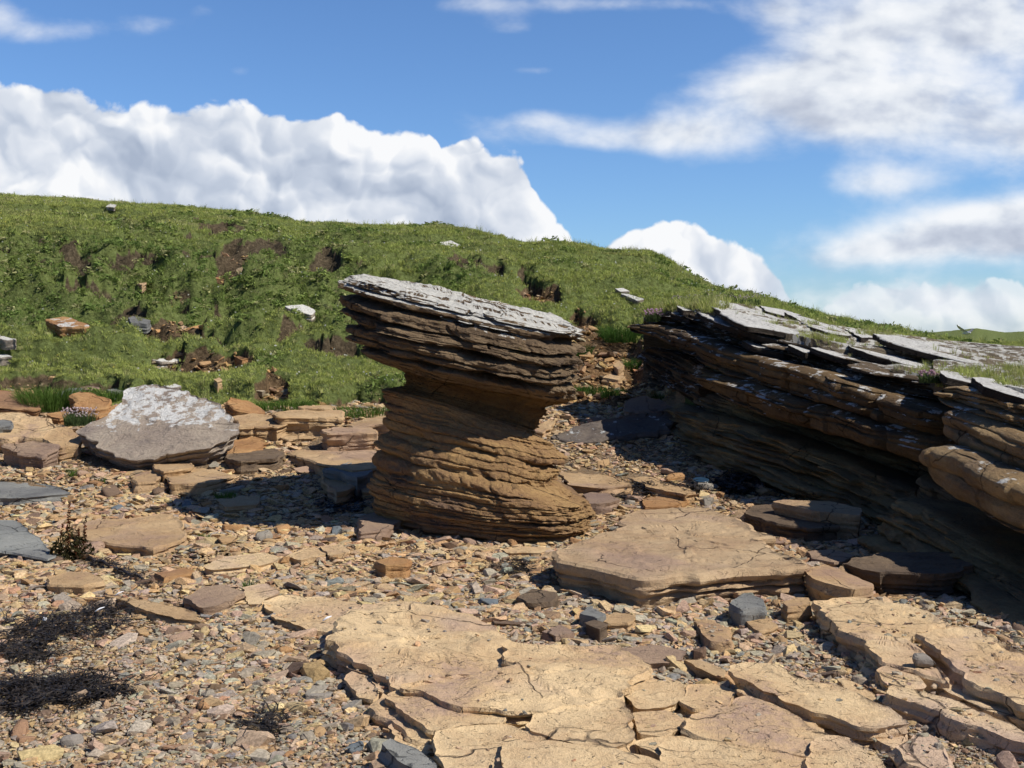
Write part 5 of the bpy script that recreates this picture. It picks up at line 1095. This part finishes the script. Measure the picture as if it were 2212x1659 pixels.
# white scraps
for (a_, b_, lb, r_) in ((93, 1363, 'bright white scrap on the upper seaweed pile', .013), (205, 1342, 'slim bleached splinter on the upper seaweed pile', .005), (248, 1305, 'thin white splinter standing in the shingle left of the upper seaweed', .004), (697, 1363, 'white shell fragment at the left tip of the pavement', .007)):
    d_ = ray_ground(a_, b_); q = P(a_, b_, d_); q[2] = float(groundz(q[0], q[1]))+.05; e2 = q+np.array([.045, .03, .02]) if r_ < .012 else q+np.array([.016, .01, .01])
    o = tube('driftwood_splinter' if r_ < .012 else 'plastic_scrap', [q, (q+e2)/2+np.array([0, 0, .004]), e2], [r_*.6, r_, r_*.3], M['bleach']); tag(o, lb, 'litter')
# gull over the far hill
gp0 = P(2087, 721, 26.); gu = empty('flying_gull', gp0); tag(gu, 'small white gull in flight with raised wings in front of the far hill', 'bird')
tube('body', [gp0+np.array(v_) for v_ in ((-.02, .2, 0), (0, .12, .01), (0, 0, .01), (0, -.12, .01), (.01, -.2, .02), (.01, -.25, .015))], [.008, .03, .042, .036, .02, .005], M['gull'], gu, 12)
for sgn, mt in ((-1, 'gull'), (1, 'gullgrey')):
    V = []; st = [(0, 0, .14), (.08, .06, .14), (.15, .11, .11), (.21, .17, .04)] if sgn < 0 else [(0, 0, .14), (.07, .01, .13), (.12, .05, .10), (.17, .07, .03)]
    for (dx_, dz_, ch) in st:
        for yy, zz in ((-ch, 0), (0, .03), (ch, 0), (0, -.012)): V.append(tuple(gp0+np.array([sgn*dx_, yy, .03+dz_+zz])))
    Fc = [(i*4+k, i*4+(k+1) % 4, (i+1)*4+(k+1) % 4, (i+1)*4+k) for i in range(3) for k in range(4)]+[(0, 1, 2, 3), (12, 15, 14, 13)]
    obj_np('wing', V, Fc, M[mt], gu)

# ---------------------------------------------------------------- sky, sun, camera
SUN_EL = math.radians(48); to_sun = Vector((.925, -.355, 0)).normalized()*math.cos(SUN_EL)+Vector((0, 0, math.sin(SUN_EL)))
w = bpy.data.worlds.new('World'); bpy.context.scene.world = w; w.use_nodes = True; nt = w.node_tree
for n_ in list(nt.nodes): nt.nodes.remove(n_)
N = NT(nt); out = N.n('ShaderNodeOutputWorld'); bg = N.n('ShaderNodeBackground'); nt.links.new(bg.outputs[0], out.inputs[0])
sk = N.n('ShaderNodeTexSky', sky_type='NISHITA'); sk.sun_disc = False; sk.sun_elevation = SUN_EL; sk.sun_rotation = math.atan2(to_sun.x, to_sun.y); sk.air_density = 1.0; sk.dust_density = .4; sk.ozone_density = 2.5
D_ = N.n('ShaderNodeTexCoord').outputs['Generated']; dx, dy, dz = N.sep(D_)
ay = N.m('MAXIMUM', N.m('ABSOLUTE', dy), .12)
Uc = N.m('DIVIDE', dx, ay); Ec = N.m('DIVIDE', dz, ay)           # world bearing and elevation (tangents)
pv = N.comb(Uc, Ec, N.m('MULTIPLY', N.m('LESS_THAN', dy, 0.), 3.7))
fc = N.n('ShaderNodeFloatCurve'); cm = fc.mapping; cvp = cm.curves[0]
bank = [(-600, 150), (0, 187), (130, 196), (240, 226), (380, 232), (520, 228), (610, 250), (740, 262), (800, 284), (846, 270), (885, 250), (935, 262), (958, 308), (998, 296), (1040, 312), (1060, 338), (1105, 334), (1140, 360), (1160, 412), (1200, 462), (1243, 515), (1275, 545), (1312, 525), (1345, 498), (1398, 492), (1440, 470), (1492, 476), (1525, 502), (1560, 527), (1620, 536), (1662, 560), (1690, 598), (1750, 650), (1815, 624), (1870, 604), (1990, 612), (2100, 600), (2212, 612), (2800, 560)]
tX = lambda uu_: ((uu_-CX)/F+.75)/1.5; tY = lambda vv_: (HV-vv_)/F/.3
while len(cvp.points) < len(bank): cvp.points.new(.5, .5)
for p_, (a_, b_) in zip(cvp.points, bank): p_.location = (tX(a_), tY(b_)); p_.handle_type = 'AUTO'
cm.update()
nt.links.new(N.m('DIVIDE', N.m('ADD', Uc, .75), 1.5, clamp=True), fc.inputs['Value'])
topE = N.m('MULTIPLY', fc.outputs[0], .3)
def density(vec, E):
    b1 = N.noise2(vec, 22, 6, .62, .1)
    return N.m('ADD', N.m('SUBTRACT', topE, E), N.m('MULTIPLY', N.m('SUBTRACT', b1, .5), .016))
wc = N.n('ShaderNodeTexNoise', noise_dimensions='2D'); wc.inputs['Scale'].default_value = 11; wc.inputs['Detail'].default_value = 4; N.put(wc.inputs['Vector'], pv)
wo = N.n('ShaderNodeVectorMath', operation='SCALE'); N.put(wo.inputs[0], N.vm('SUBTRACT', wc.outputs['Color'], (.5, .5, .5))); wo.inputs['Scale'].default_value = .075
wp = N.vm('ADD', pv, wo.outputs[0])
def puff(vec, sc_):
    v_ = N.n('ShaderNodeTexVoronoi', feature='F1', voronoi_dimensions='2D'); v_.inputs['Scale'].default_value = sc_; N.put(v_.inputs['Vector'], vec); return v_.outputs['Distance']
pa, pb, pc_ = puff(wp, 13), puff(wp, 31), puff(wp, 70)
dl = (.012, .016, 0.); wq = N.vm('ADD', wp, dl); wr = N.vm('ADD', wp, (.006, .008, 0.)); pa2, pb2, pc2 = puff(wq, 13), puff(wr, 31), puff(wr, 70)
dens = density(pv, Ec)
dens = N.m('ADD', dens, N.m('ADD', N.m('MULTIPLY', N.m('SUBTRACT', .38, pa), .022), N.m('ADD', N.m('MULTIPLY', N.m('SUBTRACT', .38, pb), .010), N.m('MULTIPLY', N.m('SUBTRACT', .38, pc_), .005))))
dens2 = dens
m1 = N.ss(dens2, -.001, .0048)
fadeR = N.ss(Uc, (1640-CX)/F, (1760-CX)/F, 1., .55)              # the bank thins to haze on the right
m1 = N.m('MULTIPLY', m1, fadeR)
# shading of the cumulus: billows lit from above right
relief = N.m('ADD', N.m('MULTIPLY', N.m('SUBTRACT', pa2, pa), .9), N.m('ADD', N.m('MULTIPLY', N.m('SUBTRACT', pb2, pb), .55), N.m('MULTIPLY', N.m('SUBTRACT', pc2, pc_), .10)))
depthf = N.ss(dens, 0., .07)
br = N.m('ADD', N.m('SUBTRACT', .93, N.m('MULTIPLY', depthf, N.ss(N.noise2(pv, 5, 4, .5), .40, .60, .0, .40))), relief)
leftg = N.ss(Uc, (-100-CX)/F, (700-CX)/F, .17, 0.)
br = N.m('SUBTRACT', br, leftg)
c1 = N.ramp(br, [(.25, (.40, .47, .60)), (.55, (.56, .625, .74)), (.82, (.78, .82, .89)), (1., (.95, .96, .98))])
# soft grey-white clouds on the right, built from broad lumps
lumps = [(2080, 60, 300, 110, 1.), (1850, 90, 190, 60, .55), (1700, 190, 170, 62, 1.), (1880, 235, 260, 80, 1.), (1330, 300, 170, 32, .75), (1180, 262, 120, 30, .55), (1500, 290, 160, 48, .9), (2130, 290, 220, 70, .9), (1900, 390, 120, 44, .7), (1680, 25, 60, 40, .5), (2120, 520, 240, 50, .95), (2200, 480, 200, 60, .9), (1940, 540, 110, 26, .6), (2050, 650, 380, 50, .8),
         (1240, 8, 330, 22, .5), (1110, 60, 60, 24, .4), (1150, 152, 70, 14, .5), (300, 55, 100, 28, .42), (60, 70, 140, 30, .42), (5, 30, 60, 50, .45), (520, 155, 30, 18, .3), (640, 105, 90, 12, .3), (430, 20, 40, 20, .3), (1740, 560, 160, 30, .3)]
tot = None
for (a_, b_, c_, d_, e_) in lumps:
    q = N.vm('MULTIPLY', N.vm('SUBTRACT', pv, ((a_-CX)/F, (HV-b_)/F, 0)), (F/c_, F/d_, 1)); g_ = N.m('MULTIPLY', N.m('EXPONENT', N.m('MULTIPLY', N.vm('DOT_PRODUCT', q, q), -.8)), e_)
    tot = g_ if tot is None else N.m('ADD', tot, N.m('MULTIPLY', g_, N.m('SUBTRACT', 1., tot)))
st_v = N.comb(N.m('MULTIPLY', Uc, .8), N.m('MULTIPLY', Ec, 1.4), 2.3)
sn = N.noise2(st_v, 10, 5, .55, .1)
md2 = N.m('ADD', tot, N.m('MULTIPLY', N.m('SUBTRACT', sn, .5), 1.05))
m2 = N.ss(md2, .22, .95, 0, .98)
sn2 = N.noise2(N.vm('ADD', st_v, (.012, .02, 0)), 10, 3, .55, .1)
br2 = N.m('ADD', N.m('ADD', .70, N.m('MULTIPLY', N.m('SUBTRACT', sn, sn2), 2.6)), N.ss(md2, .4, 1.3, .2, -.10))
c2 = N.ramp(br2, [(.2, (.50, .55, .66)), (.45, (.62, .67, .77)), (.7, (.80, .84, .90)), (1., (.93, .95, .98))])
hs = N.n('ShaderNodeMix', data_type='RGBA', blend_type='MULTIPLY'); hs.inputs[0].default_value = 1
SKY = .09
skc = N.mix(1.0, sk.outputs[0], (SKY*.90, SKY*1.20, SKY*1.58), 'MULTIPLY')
skyc = N.mix(m2, skc, c2); skyc = N.mix(m1, skyc, c1)
up = N.ss(Ec, .32, .6)   # overhead sky returns to open blue, dimmed further below
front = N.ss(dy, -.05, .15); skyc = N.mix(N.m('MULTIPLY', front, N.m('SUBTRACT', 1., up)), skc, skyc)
skyc = N.mix(1.0, skyc, N.mix(N.m('MULTIPLY', N.ss(Ec, .75, .38), front), (.5, .5, .55), (1., 1., 1.)), 'MULTIPLY')  # unseen sky overhead and behind the camera dimmed to weaken fill light
skyc = N.mix(N.ss(dz, 0., -.02), skyc, (.12, .10, .07))
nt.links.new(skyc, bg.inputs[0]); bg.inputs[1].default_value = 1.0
w.cycles.sampling_method = 'MANUAL'; w.cycles.sample_map_resolution = 512

sl = bpy.data.lights.new('sun', 'SUN'); sl.energy = 5.1; sl.angle = math.radians(.53); sl.color = (1, .95, .86); so = bpy.data.objects.new('sun', sl); so.rotation_euler = (-to_sun).to_track_quat('-Z', 'Y').to_euler(); so.location = (6, -4, 8); link(so)
cam = bpy.data.cameras.new('camera'); co = bpy.data.objects.new('camera', cam); link(co); co.location = (0, 0, CZ); co.rotation_euler = (math.pi/2, 0, 0)
cam.sensor_width = 36; cam.lens = 36*F/2212; cam.shift_y = -(829.5-HV)/2212; cam.clip_start = .05; cam.clip_end = 5000
sc = bpy.context.scene; sc.camera = co; sc.view_settings.view_transform = 'Standard'; sc.view_settings.look = 'None'; sc.view_settings.exposure = 0
sc.cycles.use_adaptive_sampling = True; sc.cycles.adaptive_threshold = .03; sc.cycles.max_bounces = 4; sc.cycles.diffuse_bounces = 2
print('STONES', cnt, 'tries', tries, 'objects', len(bpy.data.objects))
